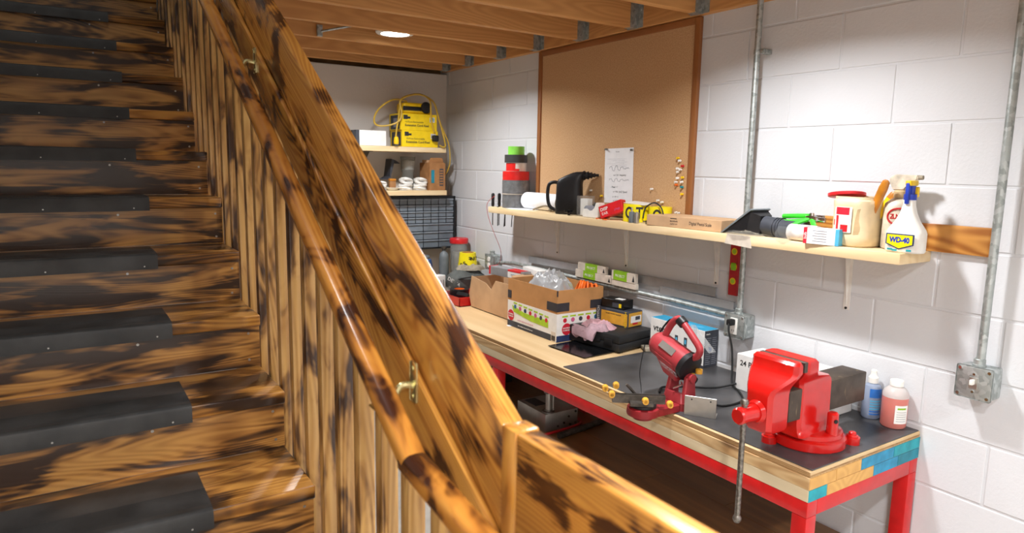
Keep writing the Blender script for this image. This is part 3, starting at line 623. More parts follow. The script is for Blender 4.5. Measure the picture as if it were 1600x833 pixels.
ob('small_mark', bx(G(), -.0008, .0, .012, .028, .016, .034), 'blue_label', vt); ob('dark_edge', bx(G(), -.0007, .0, .0, .12, .0005, .012), 'slate', vt)

# long white carton along the wall
wc = thing('long_white_carton', 'long white cardboard carton lying along the wall behind the vise', 'box', (2.205, 1.33, ZM))
ob('body', bx(G(), 0, .16, 0, .395, 0, .145, .0015, 1), 'white_card', wc); txt('24 PLASTIC', .030, wc, (-.0006, .378, .110), -PI/2, 'ink', align='LEFT', bold=.0004)
o = ob('open_flap', bx(G(), 0, .10, 0, .05, 0, .002), 'white_card', wc, (.03, .0, .1465), (math.radians(-160), 0, 0))

# two bottles at the bench corner
pb = thing('pink_bottle', 'plastic bottle of pink liquid with a white cap at the bench corner', 'bottle', (2.349, 1.172, ZM))
ob('liquid', lathe(G(), [(.001, .001), (.036, .002), (.0405, .008), (.0405, .108), (.001, .108)], 32), 'pink_liquid', pb, smooth=True)
ob('body', lathe(G(), [(.0408, .108), (.0405, .118), (.036, .130), (.026, .140), (.018, .144), (.018, .149)], 32, close=False), 'frosted', pb, smooth=True)
ob('cap', lathe(G(), [(.0215, .1455), (.0215, .163), (.020, .165), (.001, .165)], 28), 'white_plastic', pb, smooth=True)
b = G(); R0 = .0411; rows = [[(R0*math.cos(a), R0*math.sin(a), z) for a in [math.radians(-158+i*7) for i in range(11)]] for z in (.022, .085)]; rows2 = [[(p[0]*.99, p[1]*.99, p[2]) for p in r] for r in rows]
def patch(rows):
    bm = G(); V = [[bm.verts.new(p) for p in r] for r in rows]
    for a, c in zip(V, V[1:]):
        for i in range(len(a)-1): bm.faces.new((a[i], a[i+1], c[i+1], c[i]))
    return bm
def arc_label(R0, a0, a1, z0, z1, n=12, sx=1, sy=1): return patch([[(R0*sx*math.cos(math.radians(a0+(a1-a0)*i/n)), R0*sy*math.sin(math.radians(a0+(a1-a0)*i/n)), z) for i in range(n+1)] for z in (z0, z1)])
ob('label', arc_label(.0412, -150, -85, .022, .086), 'label_white', pb); ob('label_print', arc_label(.0414, -140, -98, .072, .078), 'label_green', pb)
for i in range(5): ob('label_print', arc_label(.0414, -142, -95, .03+i*.008, .0315+i*.008), 'ink_grey', pb)
bb = thing('pump_bottle', 'clear bottle with a blue label and white pump top', 'bottle', (2.366, 1.262, ZM))
ob('body', lathe(G(), [(.001, .001), (.027, .001), (.031, .006), (.031, .108), (.026, .120), (.014, .126), (.013, .131)], 28), 'clear_blue', bb, smooth=True)
ob('label', arc_label(.0316, -170, -80, .016, .075), 'clear_blue', bb); ob('label_print', arc_label(.0318, -165, -85, .080, .112), 'blue_label', bb)
for i in range(6): ob('label_print', arc_label(.0319, -160, -90, .018+i*.0095, .0235+i*.0095), 'blue_label' if i in (0, 1) else 'sky', bb)
ob('pump_top', lathe(G(), [(.016, .128), (.0165, .148), (.013, .152), (.010, .160), (.010, .172), (.006, .176), (.001, .176)], 24), 'white_plastic', bb, smooth=True)

# ------------------------------------------------------------------ printed carton with a plastic bag
pc = thing('printed_carton', 'open carton with white printed base and brown upper flaps', 'box', (2.155, 2.885, ZB+.001))
carton(pc, 'cardboard', .295, .45, .262)
X, Y = .1475, .225
b = G(); e = .0009
bx(b, -X-e, X+e, -Y-e, -Y, 0, .143); bx(b, -X-e, -X, -Y, Y, 0, .143); ob('printed_sleeve', b, 'white_card', pc, label='white printed lower band')
ob('dark_band', bx(G(), -X-2*e, -X-e, -Y+.045, Y, 0, .032), 'slate', pc); ob('blue_band', bx(G(), -X-e, X+e, -Y-2*e, -Y-e, 0, .032), 'navy', pc)
ob('barcode', bx(G(), -X-2*e, -X-e, -Y+.006, -Y+.042, .004, .05), 'label_beige', pc)
for i in range(7): ob('bar', bx(G(), -X-3*e, -X-2*e, -Y+.009+i*.0045, -Y+.0115+i*.0045, .006, .03), 'ink', pc)
sw = [(-Y+.07, .060), (0, .063), (Y-.06, .085), (Y-.045, .120), (Y-.05, .118), (.06, .096), (-Y+.07, .098)]
ob('green_swoosh', prism(G(), sw, -X-2.2*e, -X-e, 'x'), 'lime', pc); ob('green_swoosh', prism(G(), [(-X+.09, .055), (X-.10, .05), (X-.03, .08), (-X+.09, .082)], -Y-2.2*e, -Y-e, 'y'), 'lime', pc)
for s in ('side', 'end'):
    ct = (-X-2.6*e, Y-.035, .062) if s == 'side' else (-X+.062, -Y-2.6*e, .062)
    d = Vector((e*1.2, 0, 0)) if s == 'side' else Vector((0, e*1.2, 0)); rd = .030
    ob('round_badge', cyl(G(), ct, Vector(ct)+d, rd, n=28), 'crimson', pc)
    rz = -PI/2 if s == 'side' else 0; off = Vector((-.0006, 0, 0)) if s == 'side' else Vector((0, -.0006, 0))
    for q, w_ in enumerate(('MAXIMUM', 'COMFORT')): txt(w_, .0105, pc, Vector(ct)+off+Vector((0, 0, .006-.012*q)), rz, 'label_white', bold=.0002)
cols = ['teal_dot', 'pink_dot', 'navy', 'crimson', 'pink_dot', 'slate', 'crimson']
for i in range(7):
    y = Y-.075-i*.048; zc = .124-.003*i+.002; ob('round_icon', cyl(G(), (-X-2.4*e, y, zc-.012), (-X-e, y, zc-.012), .0115, n=16), cols[i], pc); ob('green_caption', bx(G(), -X-2*e, -X-e, y-.018, y+.016, zc+.004, zc+.012), 'lime', pc)
for i in range(5):
    x = -X+.05+i*.05; ob('round_icon', cyl(G(), (x, -Y-2.4*e, .108), (x, -Y-e, .108), .0115, n=16), cols[(i+3) % 7], pc); ob('green_caption', bx(G(), x-.018, x+.018, -Y-2*e, -Y-e, .124, .132), 'lime', pc)
txt('the fun line helps do more with every walk', .0085, pc, (-X-2.6*e, .05, .046), -PI/2, 'pink_dot'); txt('www everyday care and comfort for you', .0085, pc, (-X-2.8*e, .05, .016), -PI/2, 'label_white'); txt('soft padded insoles for all day wear', .0095, pc, (.02, -Y-2.8*e, .016), 0, 'label_white')
ob('dark_tape', bx(bx(G(), -X-2*e, -X-e, -Y, -Y+.085, .155, .198), -X-2*e, -X+.075, -Y-2*e, -Y-e, .155, .198), 'grey_tape', pc, label='strip of dark tape'); ob('dark_tape', bx(G(), X-.085, X, -Y-2*e, -Y-e, .155, .198), 'grey_tape', pc); ob('dark_tape', bx(G(), -X-2*e, -X-e, Y-.035, Y, .155, .198), 'grey_tape', pc); ob('dark_tape', bx(G(), -X-2*e, -X+.004, -Y-2*e, -Y+.003, .232, .262), 'grey_tape', pc)
o = tag(ob('plastic_bag', crumple(.135, .172, .145, 12.7, 40, .38, .25), 'bag_plastic', None, (2.16, 2.925, ZB+.175), smooth=True, angle=70), 'crumpled grey plastic bag stuffed into the printed carton', 'bag')
oc = thing('orange_cord_coil', 'coiled orange cord inside the printed carton', 'cord', (2.245, 2.735, ZB+.225), math.radians(-33))
for i in range(6):
    a = -.5+i*.2; pts = [(.017*i-.045+.008*math.sin(t+i), .040*math.cos(t), .050*math.sin(t)+.003*(i % 2)) for t in [2*PI*k/10 for k in range(10)]]
    ob('loop', tube(G(), pts, .0068, 7, 4, True), 'orange', oc, (0, 0, 0), (0, math.radians(14), 0), smooth=True)

# second, torn carton
tc_ = thing('torn_carton', 'plain brown cardboard carton with a torn notch in its front flap', 'box', (2.185, 3.385, ZB+.001))
b = G(); X, Y, th_ = .118, .235, .004
prism(b, [(-Y, 0), (Y, 0), (Y+.03, .075), (Y, .195), (.07, .175), (.005, .145), (-.045, .205), (-Y, .205)], -X, -X+th_, 'x'); bx(b, -X+th_, X, -Y, -Y+th_, 0, .2); bx(b, -X+th_, X, Y-th_, Y, 0, .19); bx(b, X-th_, X, -Y, Y, 0, .205); bx(b, -X, X, -Y, Y, 0, th_)
ob('body', b, 'cardboard_pale', tc_); 
o = ob('flap', bx(G(), 0, .16, 0, .003, 0, .10), 'cardboard_pale', tc_, (-.06, -.225, .19), (math.radians(-55), 0, math.radians(10)))
gb = thing('grey_carton', 'slim grey carton with red edges lying across the torn carton', 'box', (2.215, 3.42, ZB+.2075), math.radians(6))
ob('body', bx(G(), -.03, .03, -.165, .165, 0, .05, .001, 1), 'alu_grey', gb); ob('red_edge', bx(G(), -.0306, .0306, .15, .1656, -.0003, .0503), 'red_plastic', gb); ob('end_label', bx(G(), -.0306, -.0296, -.14, -.02, .004, .038), 'label_white', gb); ob('red_edge', bx(G(), -.0306, .0306, -.14, -.02, .040, .0505), 'red_plastic', gb); txt('ANCHORS', .013, gb, (-.031, -.08, .022), -PI/2, 'navy')
wp = thing('white_carton', 'small plain white box lying behind the slim grey carton', 'box', (2.325, 3.30, ZB+.2075), math.radians(-8)); ob('body', bx(G(), -.035, .035, -.11, .11, 0, .06, .002), 'white_card', wp, smooth=True)
o = tag(ob('paper_slip', bx(G(), 0, .06, 0, .028, 0, .0008), 'paper', None, (1.985, 3.07, ZB+.0005), (0, 0, math.radians(-12))), 'white slip of paper on the bare plywood beside the cartons', 'paper')

# red tray with bits, bag, gloves, caution tape, jars in the far corner
rt = thing('red_tray', 'shallow red metal tray at the far end of the bench', 'tray', (2.135, 3.77, ZB+.001))
b = G(); X, Y = .14, .125; bx(b, -X, X, -Y, Y, 0, .004); bx(b, -X, -X+.004, -Y, Y, 0, .055); bx(b, X-.004, X, -Y, Y, 0, .055); bx(b, -X, X, -Y, -Y+.004, 0, .055); bx(b, -X, X, Y-.004, Y, 0, .055); ob('body', b, 'red_frame', rt); ob('rolled_rim', tube(G(), [(-X, -Y, .055), (X, -Y, .055), (X, Y, .055), (-X, Y, .055)], .004, 6, closed=True, smooth=False), 'red_frame', rt)
bt = thing('black_tape_roll', 'roll of black tape with an orange core in the red tray', 'tape', (2.09, 3.82, ZB+.006)); ob('roll', ring(G(), .062, .034, 0, .075), 'black_plastic', bt, smooth=True); ob('core', ring(G(), .034, .030, .0, .074), 'orange', bt, smooth=True)
hx = tag(ob('hex_key_set', bx(bx(bx(bx(G(), -.03, .03, -.05, .05, 0, .012, .002), -.03, -.012, -.05, .05, .012, .022, .002), -.008, .008, -.05, .05, .012, .022, .002), .012, .03, -.05, .05, .012, .022, .002), 'case_black', None, (2.06, 3.695, ZB+.05), (0, math.radians(24), math.radians(12)), smooth=True), 'black ribbed bit holder leaning in the red tray', 'tool')
gbag = thing('grey_bag', 'grey canvas bag with faded lettering at the back of the bench', 'bag', (2.245, 4.01, ZB+.001))
b = G(); rows = []
for i in range(14):
    t = i/13; sc_ = (.80+.2*math.sin(t*PI))*(1 if t < .75 else 1-(t-.75)*1.5); z = .17*t
    rows.append([(.132*sc_*math.copysign(abs(math.cos(a))**.55, math.cos(a))*(1+.05*noise.noise(Vector((math.cos(a)*2, math.sin(a)*2, t*3)))), .095*sc_*math.copysign(abs(math.sin(a))**.55, math.sin(a)), z+.012*noise.noise(Vector((math.cos(a)*3, math.sin(a)*3, 1)))*t) for a in [2*PI*k/36 for k in range(36)]])
loft(b, rows); ob('body', b, 'grey_fabric', gbag, smooth=True, angle=80)
txt('DEWA', .035, gbag, (-.122, -.055, .10), 0, 'label_white', rot=(PI/2, math.radians(25), -PI/2+.55)); ob('strap', tube(G(), [(-.10, -.07, .12), (-.06, -.102, .13), (.04, -.10, .135), (.10, -.08, .13)], .009, 6, flat=.4), 'black_rubber', gbag, smooth=True)
gl = thing('work_gloves', 'crumpled tan work gloves lying on the grey bag', 'gloves', (2.285, 3.99, ZB+.17)); ob('glove', crumple(.085, .06, .035, 2.2, 20, .5, .3), 'glove', gl, smooth=True, angle=80); ob('glove', crumple(.06, .05, .03, 6.6, 20, .5, .3), 'glove', gl, (-.05, .03, .0), smooth=True, angle=80)
ct_ = thing('caution_tape_roll', 'yellow caution tape roll with black letters standing on the grey bag', 'tape', (2.30, 4.085, ZB+.175)); ob('roll', lathe(G(), [(.068, 0), (.056, .100), (.04, .100), (.04, .09), (.001, .09)], 36), 'yellow_tape', ct_, smooth=True); ob('core', ring(G(), .041, .036, .088, .101), 'cardboard_brown', ct_, smooth=True)
for i, ch in enumerate('LINE'):
    a = math.radians(-55-i*17); r_ = .0625; txt(ch, .042, ct_, (r_*math.cos(a), r_*math.sin(a), .062), 0, 'ink', rot=Euler((PI/2-math.radians(7), PI, a+PI/2), 'XYZ'), bold=.0012, squeeze=.8)
for i, ch in enumerate('SS'):
    a = math.radians(-135-i*20); r_ = .068; txt(ch, .05, ct_, (r_*math.cos(a), r_*math.sin(a), .03-.012*i), 0, 'ink', rot=Euler((PI/2-math.radians(7), math.radians(140), a+PI/2), 'XYZ'), bold=.0012, squeeze=.8)
jr = thing('red_lid_jar', 'tall clear plastic jar with a red screw lid in the corner', 'jar', (2.312, 4.235, ZB+.001)); ob('body', lathe(G(), [(.001, .001), (.055, .001), (.061, .01), (.061, .29), (.055, .315), (.055, .33)], 28), 'clear_grey', jr, smooth=True); ob('lid', lathe(G(), [(.064, .322), (.066, .326), (.066, .352), (.062, .358), (.001, .358)], 32), 'red_plastic', jr, smooth=True); ob('contents', lathe(G(), [(.001, .004), (.03, .004), (.032, .22), (.042, .25), (.042, .262), (.001, .262)], 20), 'white_plastic', jr, smooth=True)
cy = thing('gas_cylinder', 'slim grey metal gas cylinder beside the red lidded jar', 'cylinder', (2.175, 4.20, ZB+.001)); ob('body', lathe(G(), [(.001, 0), (.032, .003), (.034, .01), (.034, .23), (.028, .26), (.012, .275), (.012, .29)], 24), 'grey_plastic', cy, smooth=True); ob('valve', lathe(G(), [(.012, .285), (.018, .29), (.018, .305), (.01, .31), (.001, .31)], 16), 'steel_dark', cy, smooth=True)
bn_ = thing('blue_bin', 'dark blue translucent tub under the drawer cabinet', 'tub', (2.04, 4.26, ZB+.001)); ob('body', lathe(G(), [(.001, 0), (.06, .001), (.068, .01), (.07, .18), (.06, .22), (.03, .232), (.001, .235)], 28), 'blue_bin', bn_, smooth=True); ob('top', lathe(G(), [(.05, .226), (.05, .24), (.045, .245), (.001, .246)], 24), 'grey_plastic', bn_, smooth=True)
wpk = thing('white_package', 'small white printed package by the guard at the bench end', 'box', (2.03, 4.03, ZB+.001), math.radians(20)); ob('body', bx(G(), -.06, .06, -.03, .03, 0, .14, .004), 'white_card', wpk, smooth=True); 
for i in range(4): ob('printed_mark', tube(G(), [(-.045+.025*i, -.0305, .03), (-.03+.022*i, -.0305, .07), (-.04+.026*i, -.0305, .11)], .002, 5), 'ink', wpk)
pl_ = tag(ob('clear_wrap', crumple(.07, .08, .07, 9.1, 22, .5, .3), 'clear_plastic', None, (2.06, 3.935, ZB+.001), smooth=True, angle=80), 'ball of clear plastic wrap behind the red tray', 'bag')

# ------------------------------------------------------------------ things on the lower shelf
pu = thing('pump_unit', 'grey steel pump block with an upright cylinder under the bench', 'machine', (2.09, 2.84, ZL))
ob('block', bx(G(), -.10, .11, -.13, .13, 0, .095, .003), 'alu', pu, smooth=True); ob('top_plate', bx(G(), -.07, .0, .0, .11, .0945, .0965), 'slate', pu)
ob('cylinder', cyl(G(), (-.06, -.10, .095), (-.06, -.10, .20), .017, n=24), 'alu', pu, smooth=True); ob('flange', lathe(G(), [(.034, .095), (.034, .101), (.022, .104), (.022, .11)], 24, (-.06, -.10, 0)), 'steel', pu, smooth=True); ob('fitting', bx(G(), -.085, -.03, -.115, -.085, .195, .235, .006), 'steel', pu, smooth=True); ob('side_rod', cyl(G(), (-.035, -.105, .095), (-.035, -.105, .22), .007, n=12), 'alu', pu, smooth=True)
ob('delivery_pipe', cyl(G(), (-.07, -.08, .228), (-.14, .42, .25), .014, n=16), 'alu', pu, smooth=True)
for (x, z) in ((-.02, .02), (.02, .03), (.06, .015), (.095, .08), (.095, .02), (.05, .06)): ob('bolt', cyl(G(), (x, -.1345, z), (x, -.1295, z), .006, n=10), 'steel_dark', pu)
o = tag(ob('steel_pipe', cyl(cyl(G(), (2.0, 2.605, ZL+.016), (2.345, 2.66, ZL+.016), .0155, n=18), (2.15, 2.629, ZL+.016), (2.19, 2.635, ZL+.016), .0175, n=18), 'steel_dark', smooth=True), 'dark steel pipe lying on the wooden shelf under the bench', 'pipe')
o = tag(ob('red_strap', tube(G(), [(1.95, 2.672, ZL+.008), (2.10, 2.682, ZL+.008), (2.21, 2.70, ZL+.01), (2.25, 2.76, ZL+.008)], .007, 8), 'red_dark', smooth=True), 'thin red hose lying in front of the pump block', 'hose')
bw = thing('black_crate', 'black plastic crate far back on the shelf under the bench', 'crate', (2.10, 3.85, ZL)); carton(bw, 'case_black', .40, .7, .24, .008)
# ------------------------------------------------------------------ wall fittings
XW = WX
def conduit(name, pts, label, r=.0122, straps=()):
    t = thing(name, label, 'conduit', pts[0]); P = [Vector(p)-Vector(pts[0]) for p in pts]
    ob('pipe', tube(G(), P, r, 14, smooth=False), 'galvanised', t, smooth=True)
    for s in straps:
        l = Vector(s)-Vector(pts[0]); b = G(); tube(b, [l+Vector((0, 0, -.009)), l+Vector((0, 0, .009))], r+.0016, 14, smooth=False); bx(b, l.x-.002, XW-pts[0][0], l.y-.034, l.y-.012, l.z-.009, l.z+.009, .001, 1); cyl(b, (l.x-.006, l.y-.024, l.z), (l.x, l.y-.024, l.z), .005, n=8)
        ob('strap', b, 'galvanised', t)
    return t
CX = 2.352
conduit('conduit', [(CX, 1.842, 1.165), (CX, 1.842, 2.69)], 'upright galvanised conduit right of the cork board', straps=[(CX, 1.842, 2.236)])
conduit('conduit', [(CX, .93, 1.178), (CX, .93, 2.69)], 'upright galvanised conduit at the right edge of the wall')
conduit('conduit', [(2.362, 3.795, 1.135), (2.362, 3.6, 1.156), (2.362, 2.2, 1.156), (2.362, 1.893, 1.15)], 'horizontal galvanised conduit running behind the bench')
def ebox(y, z, label, face):
    t = thing('electrical_box', label, 'outlet box', (XW, y, z)); D = .068
    ob('box', bx(G(), -D, 0, -.05, .05, -.05, .05, .010, 3), 'galvanised', t, smooth=True)
    ob('cover', bx(G(), -D-.007, -D-.0005, -.052, .052, -.052, .052, .006, 2), 'galvanised', t, smooth=True)
    for a in (-1, 1):
        for b_ in (-1, 1): ob('screw', cyl(G(), (-D-.0095, a*.041, b_*.041), (-D-.006, a*.041, b_*.041), .005, n=10), 'chrome', t)
    ob('connector', lathe(G(), [(.019, .05), (.019, .056), (.016, .057), (.016, .072), (.014, .074)], 20, (-.048, 0, 0)), 'galvanised', t, smooth=True)
    if face == 'outlet':
        pl = ob('receptacle', bx(G(), -D-.012, -D-.006, -.017, .017, -.035, .035, .002), 'white_plastic', t, smooth=True)
        for zz in (-.018,):
            for yy in (-.006, .006): ob('slot', bx(G(), -D-.0125, -D-.0115, yy-.001, yy+.001, zz-.004, zz+.004), 'ink', pl)
        ob('plug', bx(G(), -D-.045, -D-.0125, -.012, .012, .006, .032, .005), 'black_rubber', t, smooth=True)
    elif face == 'switch':
        ob('toggle_plate', bx(G(), -D-.009, -D-.006, -.012, .012, -.018, .018, .001), 'alu', t); ob('toggle', bx(G(), -D-.026, -D-.008, -.005, .005, -.004, .012, .002), 'white_plastic', t, smooth=True)
        for s in (-.028, .028): ob('screw', cyl(G(), (-D-.0095, 0, s), (-D-.006, 0, s), .004, n=10), 'chrome', t)
    else:
        for s in (-.02, .02): ob('receptacle', cyl(G(), (-D-.010, 0, s), (-D-.0065, 0, s), .016, n=20), 'white_plastic', t, smooth=True)
    return t
ebox(1.845, 1.118, 'metal outlet box with a black plug above the long white carton', 'outlet')
ebox(.932, 1.128, 'metal switch box with a white toggle at the right end of the wall', 'switch')
ebox(3.845, 1.135, 'metal double outlet box in the far corner above the bench', 'duplex')
lvl = thing('spirit_level', 'red spirit level hanging under the wall shelf', 'level', (2.385, 1.905, 1.235))
b = G(); bx(b, -.012, .012, -.023, .023, 0, .2435, .002, 1); ob('body', b, 'red_dark', lvl)
for z, r in ((.062, .010), (.125, .012), (.19, .010)):
    if r == .012: ob('vial', bx(G(), -.0145, -.011, -.013, .013, z-.016, z+.016, .003), 'label_green', lvl, smooth=True)
    else: ob('vial', cyl(G(), (-.0145, 0, z), (-.011, 0, z), r, n=18), 'lime', lvl)
    ob('vial_ring', cyl(G(), (-.013, 0, z), (-.0118, 0, z), r+.005, n=18), 'yellow_plastic', lvl)
ob('hang_hole', cyl(G(), (-.0128, 0, .232), (-.0118, 0, .232), .006, n=14), 'label_white', lvl)
def strip(y0, y1, z0, z1, h, x, label):
    t = thing('metal_strip', label, 'metal strip', (x, y1, z1)); a = Vector((0, y0-y1, z0-z1)); ln = a.length
    b = G(); bx(b, 0, ln, 0, .002, -h/2, h/2); bx(b, 0, ln, -.010, .0, h/2-.002, h/2); bx(b, 0, ln, -.010, .0, -h/2, -h/2+.002)
    o = ob('channel', b, 'alu_grey', t); frame(o, (0, 0, 0), a, (0, -a.z, a.y) if a.y > 0 else (0, a.z, -a.y)); return t
strip(3.46, 2.0, 1.198, 1.232, .040, 2.382, 'long grey metal channel leaning on the wall above the conduit')
strip(2.325, 1.89, 1.190, 1.190, .034, 2.372, 'shorter grey metal channel lying on the conduit beside the outlet')
def slim(y0, y1, z0, h, x, labely, label):
    t = thing('slim_carton', label, 'box', (x, y0, z0)); ob('body', bx(G(), -.011, .011, 0, y1-y0, 0, h, .001, 1), 'label_beige', t)
    ob('green_label', bx(G(), -.0117, .0117, labely-y0, labely-y0+.10, .001, h+.0006), 'label_green', t); txt('PROJECT', .018, t, (-.0122, labely-y0+.05, h/2), -PI/2, 'label_white')
    ob('end_mark', prism(G(), [(.003, .008), (.02, .008), (.012, h-.01)], -.0118, -.010, 'x'), 'ink', t)
slim(2.655, 2.95, 1.1685, .042, 2.356, 2.78, 'slim beige carton with a green label on the conduit, the lower of the left pair')
slim(2.70, 2.93, 1.2115, .040, 2.356, 2.765, 'slim beige carton with a green label, stacked on another')
slim(2.47, 2.645, 1.1985, .048, 2.352, 2.53, 'slim beige carton with a green label nearest the outlet box')
o = tag(ob('slim_board', bx(G(), -.011, .011, 0, .18, 0, .029, .001, 1), 'label_beige', None, (2.354, 2.467, 1.1688)), 'plain pale strip of packaging under the right slim carton', 'box')

# ------------------------------------------------------------------ cork board
cb = thing('cork_board', 'large cork notice board in a brown wooden frame', 'notice board', (XW, 2.79, 1.52)); Y0, Y1, Z1 = 2.173-2.79, 3.40-2.79, 2.432-1.52; F = .030
ob('cork_panel', bx(G(), -.012, 0, Y0+.01, Y1-.01, .01, Z1-.01), 'cork', cb)
def fbar(p, xa, za, ln, w_=F): o = ob('frame_bar', bx(G(), 0, ln, -.011, .011, -w_/2, w_/2, .003), 'cork_frame', cb, smooth=True); return frame(o, p, xa, za)
fbar((-.011, Y0+F/2, 0), (0, 0, 1), (0, 1, 0), Z1); fbar((-.011, Y1-F/2, 0), (0, 0, 1), (0, 1, 0), Z1); fbar((-.011, Y0+F, F/2), (0, 1, 0), (0, 0, 1), Y1-Y0-2*F); fbar((-.011, Y0+F, Z1-F/2), (0, 1, 0), (0, 0, 1), Y1-Y0-2*F)
pp = thing('pinned_sheet', 'white sheet of notes and wavy graphs pinned to the cork board', 'paper', (XW-.0135, 2.67, 1.588)); pp.rotation_euler = (math.radians(-1.2), 0, 0)
ob('sheet', bx(G(), -.0005, 0, -.108, .108, 0, .28), 'paper', pp)
for k_, (z, amp, m, n_) in enumerate(((.178, .016, 'ink_grey', 5), (.118, .010, 'ink_grey', 6))):
    pts = [(-.0009, .07-.15*i/40, z+amp*math.sin(i*.55)*math.exp(-((i-12)/16)**2)+.003*math.sin(i*1.7)) for i in range(41)]; ob('drawn_curve', tube(G(), pts, .0009, 5, smooth=False), m, pp)
txt('Forces', .010, pp, (-.0008, .01, .262), -PI/2, 'ink_grey'); txt('w = 2.4   frequency', .012, pp, (-.0008, -.01, .143), -PI/2, 'ink'); txt('- Pout = ?', .014, pp, (-.0008, .03, .082), -PI/2, 'ink'); txt('v = F/k  (m/s) Speed', .013, pp, (-.0008, -.015, .058), -PI/2, 'ink'); txt('x = 4 + 1', .012, pp, (-.0008, .02, .032), -PI/2, 'ink'); txt('a = 6.2', .012, pp, (-.0008, .02, .012), -PI/2, 'ink')
for i in range(6): ob('ruled_line', bx(G(), -.0008, -.0004, -.06+random.uniform(-.02, .02), .085-.03*(i % 3), .225-i*.008, .2257-i*.008), 'ink_grey', pp)
pinm = {}
def pin(y, z, m, label, grp):
    if m not in pinm:
        b = G(); prof = [(.001, -.014), (.0055, -.013), (.0055, -.011), (.0032, -.009), (.0032, -.005), (.0058, -.003), (.0058, 0), (.001, 0)]; lathe(b, prof, 10)
        o = ob('push_pin', b, m, smooth=True); pinm[m] = o.data
    else: o = ob('push_pin', pinm[m], m)
    o.location = (XW-.0123-.004, y, z); o.rotation_euler = (random.uniform(-.2, .2), math.radians(90), 0); tag(o, label, 'push pin', grp)
g = 'push pins in the cork board'
WP = [(2.250, .036, 'white push pin beside the topmost yellow push pin'), (2.262, 0, 'white push pin left of and just below the red one'), (2.258, -.015, 'lower of two white push pins left of the red one'), (2.243, -.004, 'white push pin right below the red one'), (2.259, -.044, 'white push pin left of the yellow pin above the green one'), (2.266, -.062, 'white push pin at the left in the row above the orange one'), (2.232, -.061, 'white push pin directly above the dark green one'), (2.421, -.100, 'white push pin alone between the pinned sheet and the pin cluster'), (2.375, -.153, 'upper left of two white push pins above the wire loop'), (2.348, -.160, 'lower right of two white push pins above the wire loop'), (2.256, -.203, 'left of two white push pins just above the brown scale carton'), (2.241, -.204, 'right of two white push pins just above the brown scale carton')]
for y, z, s_ in WP: pin(y, z+EYE, 'white_plastic', s_, g)
pin(2.879, EYE-.125, 'white_plastic', 'lone white push pin between the black jug and the pinned sheet', g)
for y, z, s_ in ((2.766, .092, 'left'), (2.575, .088, 'right')): pin(y, z+EYE, 'steel', 'dark push pin holding the top %s corner of the pinned sheet' % s_, g)
pin(2.262, EYE+.048, 'yellow_plastic', 'topmost yellow push pin in the cork board', g); pin(2.228, EYE-.040, 'yellow_plastic', 'yellow push pin just above the green one', g); pin(2.226, EYE-.116, 'yellow_plastic', 'lowest yellow push pin below the green one', g); pin(2.79, EYE-.150, 'yellow_plastic', 'yellow push pin at the lower left of the pinned sheet', g)
pin(2.231, EYE+.012, 'red_plastic', 'red push pin near the right edge of the cork board', g); pin(2.228, EYE-.084, 'teal_paint', 'dark green push pin near the right edge of the cork board', g); pin(2.262, EYE-.075, 'orange', 'orange push pin beside the dark green one', g)

# ------------------------------------------------------------------ wall shelf
sh = thing('wall_shelf', 'long pale pine shelf on white brackets along the block wall', 'shelf', (2.30, 1.13, ZS-.036))
o = ob('board', bx(G(), 0, 2.53, -.098, .098, 0, .036, .003, 2), 'shelf_pine', sh, smooth=True); frame(o, (0.001, 0, 0), (0, 1, 0), (0, 0, 1))
def bracket(y):
    b = G(); bx(b, -.0025, 0, -.013, .013, -.215, -.001, .0008, 1); bx(b, -.145, -.0025, -.011, .011, -.0035, -.0008, .0005, 1)
    prism(b, [(-.0025, -.20), (-.0025, -.0035), (-.034, -.0035), (-.026, -.05), (-.012, -.14)], -.0015, .0015, 'y')
    o = ob('bracket', b, 'white_metal', sh, (2.399-2.30, y-1.13, 0), label='white pressed steel shelf bracket'); ob('screw', cyl(G(), (-.0045, 0, -.208), (-.002, 0, -.208), .0048, n=10), 'ink', o)
for y in (1.406, 2.015, 2.60, 3.19): bracket(y)
clt = tag(ob('cleat_board', bx(G(), 0, .62, -.0095, .0095, 0, .09, .002, 2), 'burnt_pine_cleat', smooth=True), 'torched grainy board screwed to the wall at the right end of the shelf', 'board'); frame(clt, (2.3895, .953, ZS+.0005), (0, 1, 0), (0, 0, 1))
# screwdrivers hanging through holes at the far end of the shelf
sdm = None
for i, (x, y) in enumerate(((2.228, 3.645), (2.262, 3.625), (2.228, 3.585), (2.262, 3.555), (2.228, 3.50), (2.262, 3.47))):
    t = thing('screwdriver', ['leftmost black handled screwdriver hanging at the far end of the shelf', 'second black handled screwdriver from the far shelf end', 'third screwdriver from the far shelf end', 'fourth screwdriver from the far shelf end', 'fifth screwdriver from the far shelf end, slightly tilted', 'last screwdriver of the row, below the tape stack'][i], 'screwdriver', (x, y, ZS), group='screwdrivers hanging through the shelf')
    if i > 3: t.rotation_euler = (math.radians(6), 0, 0)
    if i < 2: ob('handle', lathe(G(), [(.007, .001), (.009, .006), (.0105, .02), (.0085, .035), (.0105, .05), (.0105, .075), (.007, .083), (.001, .084)], 14), 'black_plastic', t, smooth=True)
    else: ob('handle', lathe(G(), [(.007, .001), (.007, .004), (.001, .004)], 12), 'black_plastic', t, smooth=True)
    ob('shaft', cyl(G(), (0, 0, -.115), (0, 0, .003), .003, n=8), 'black_plastic', t)
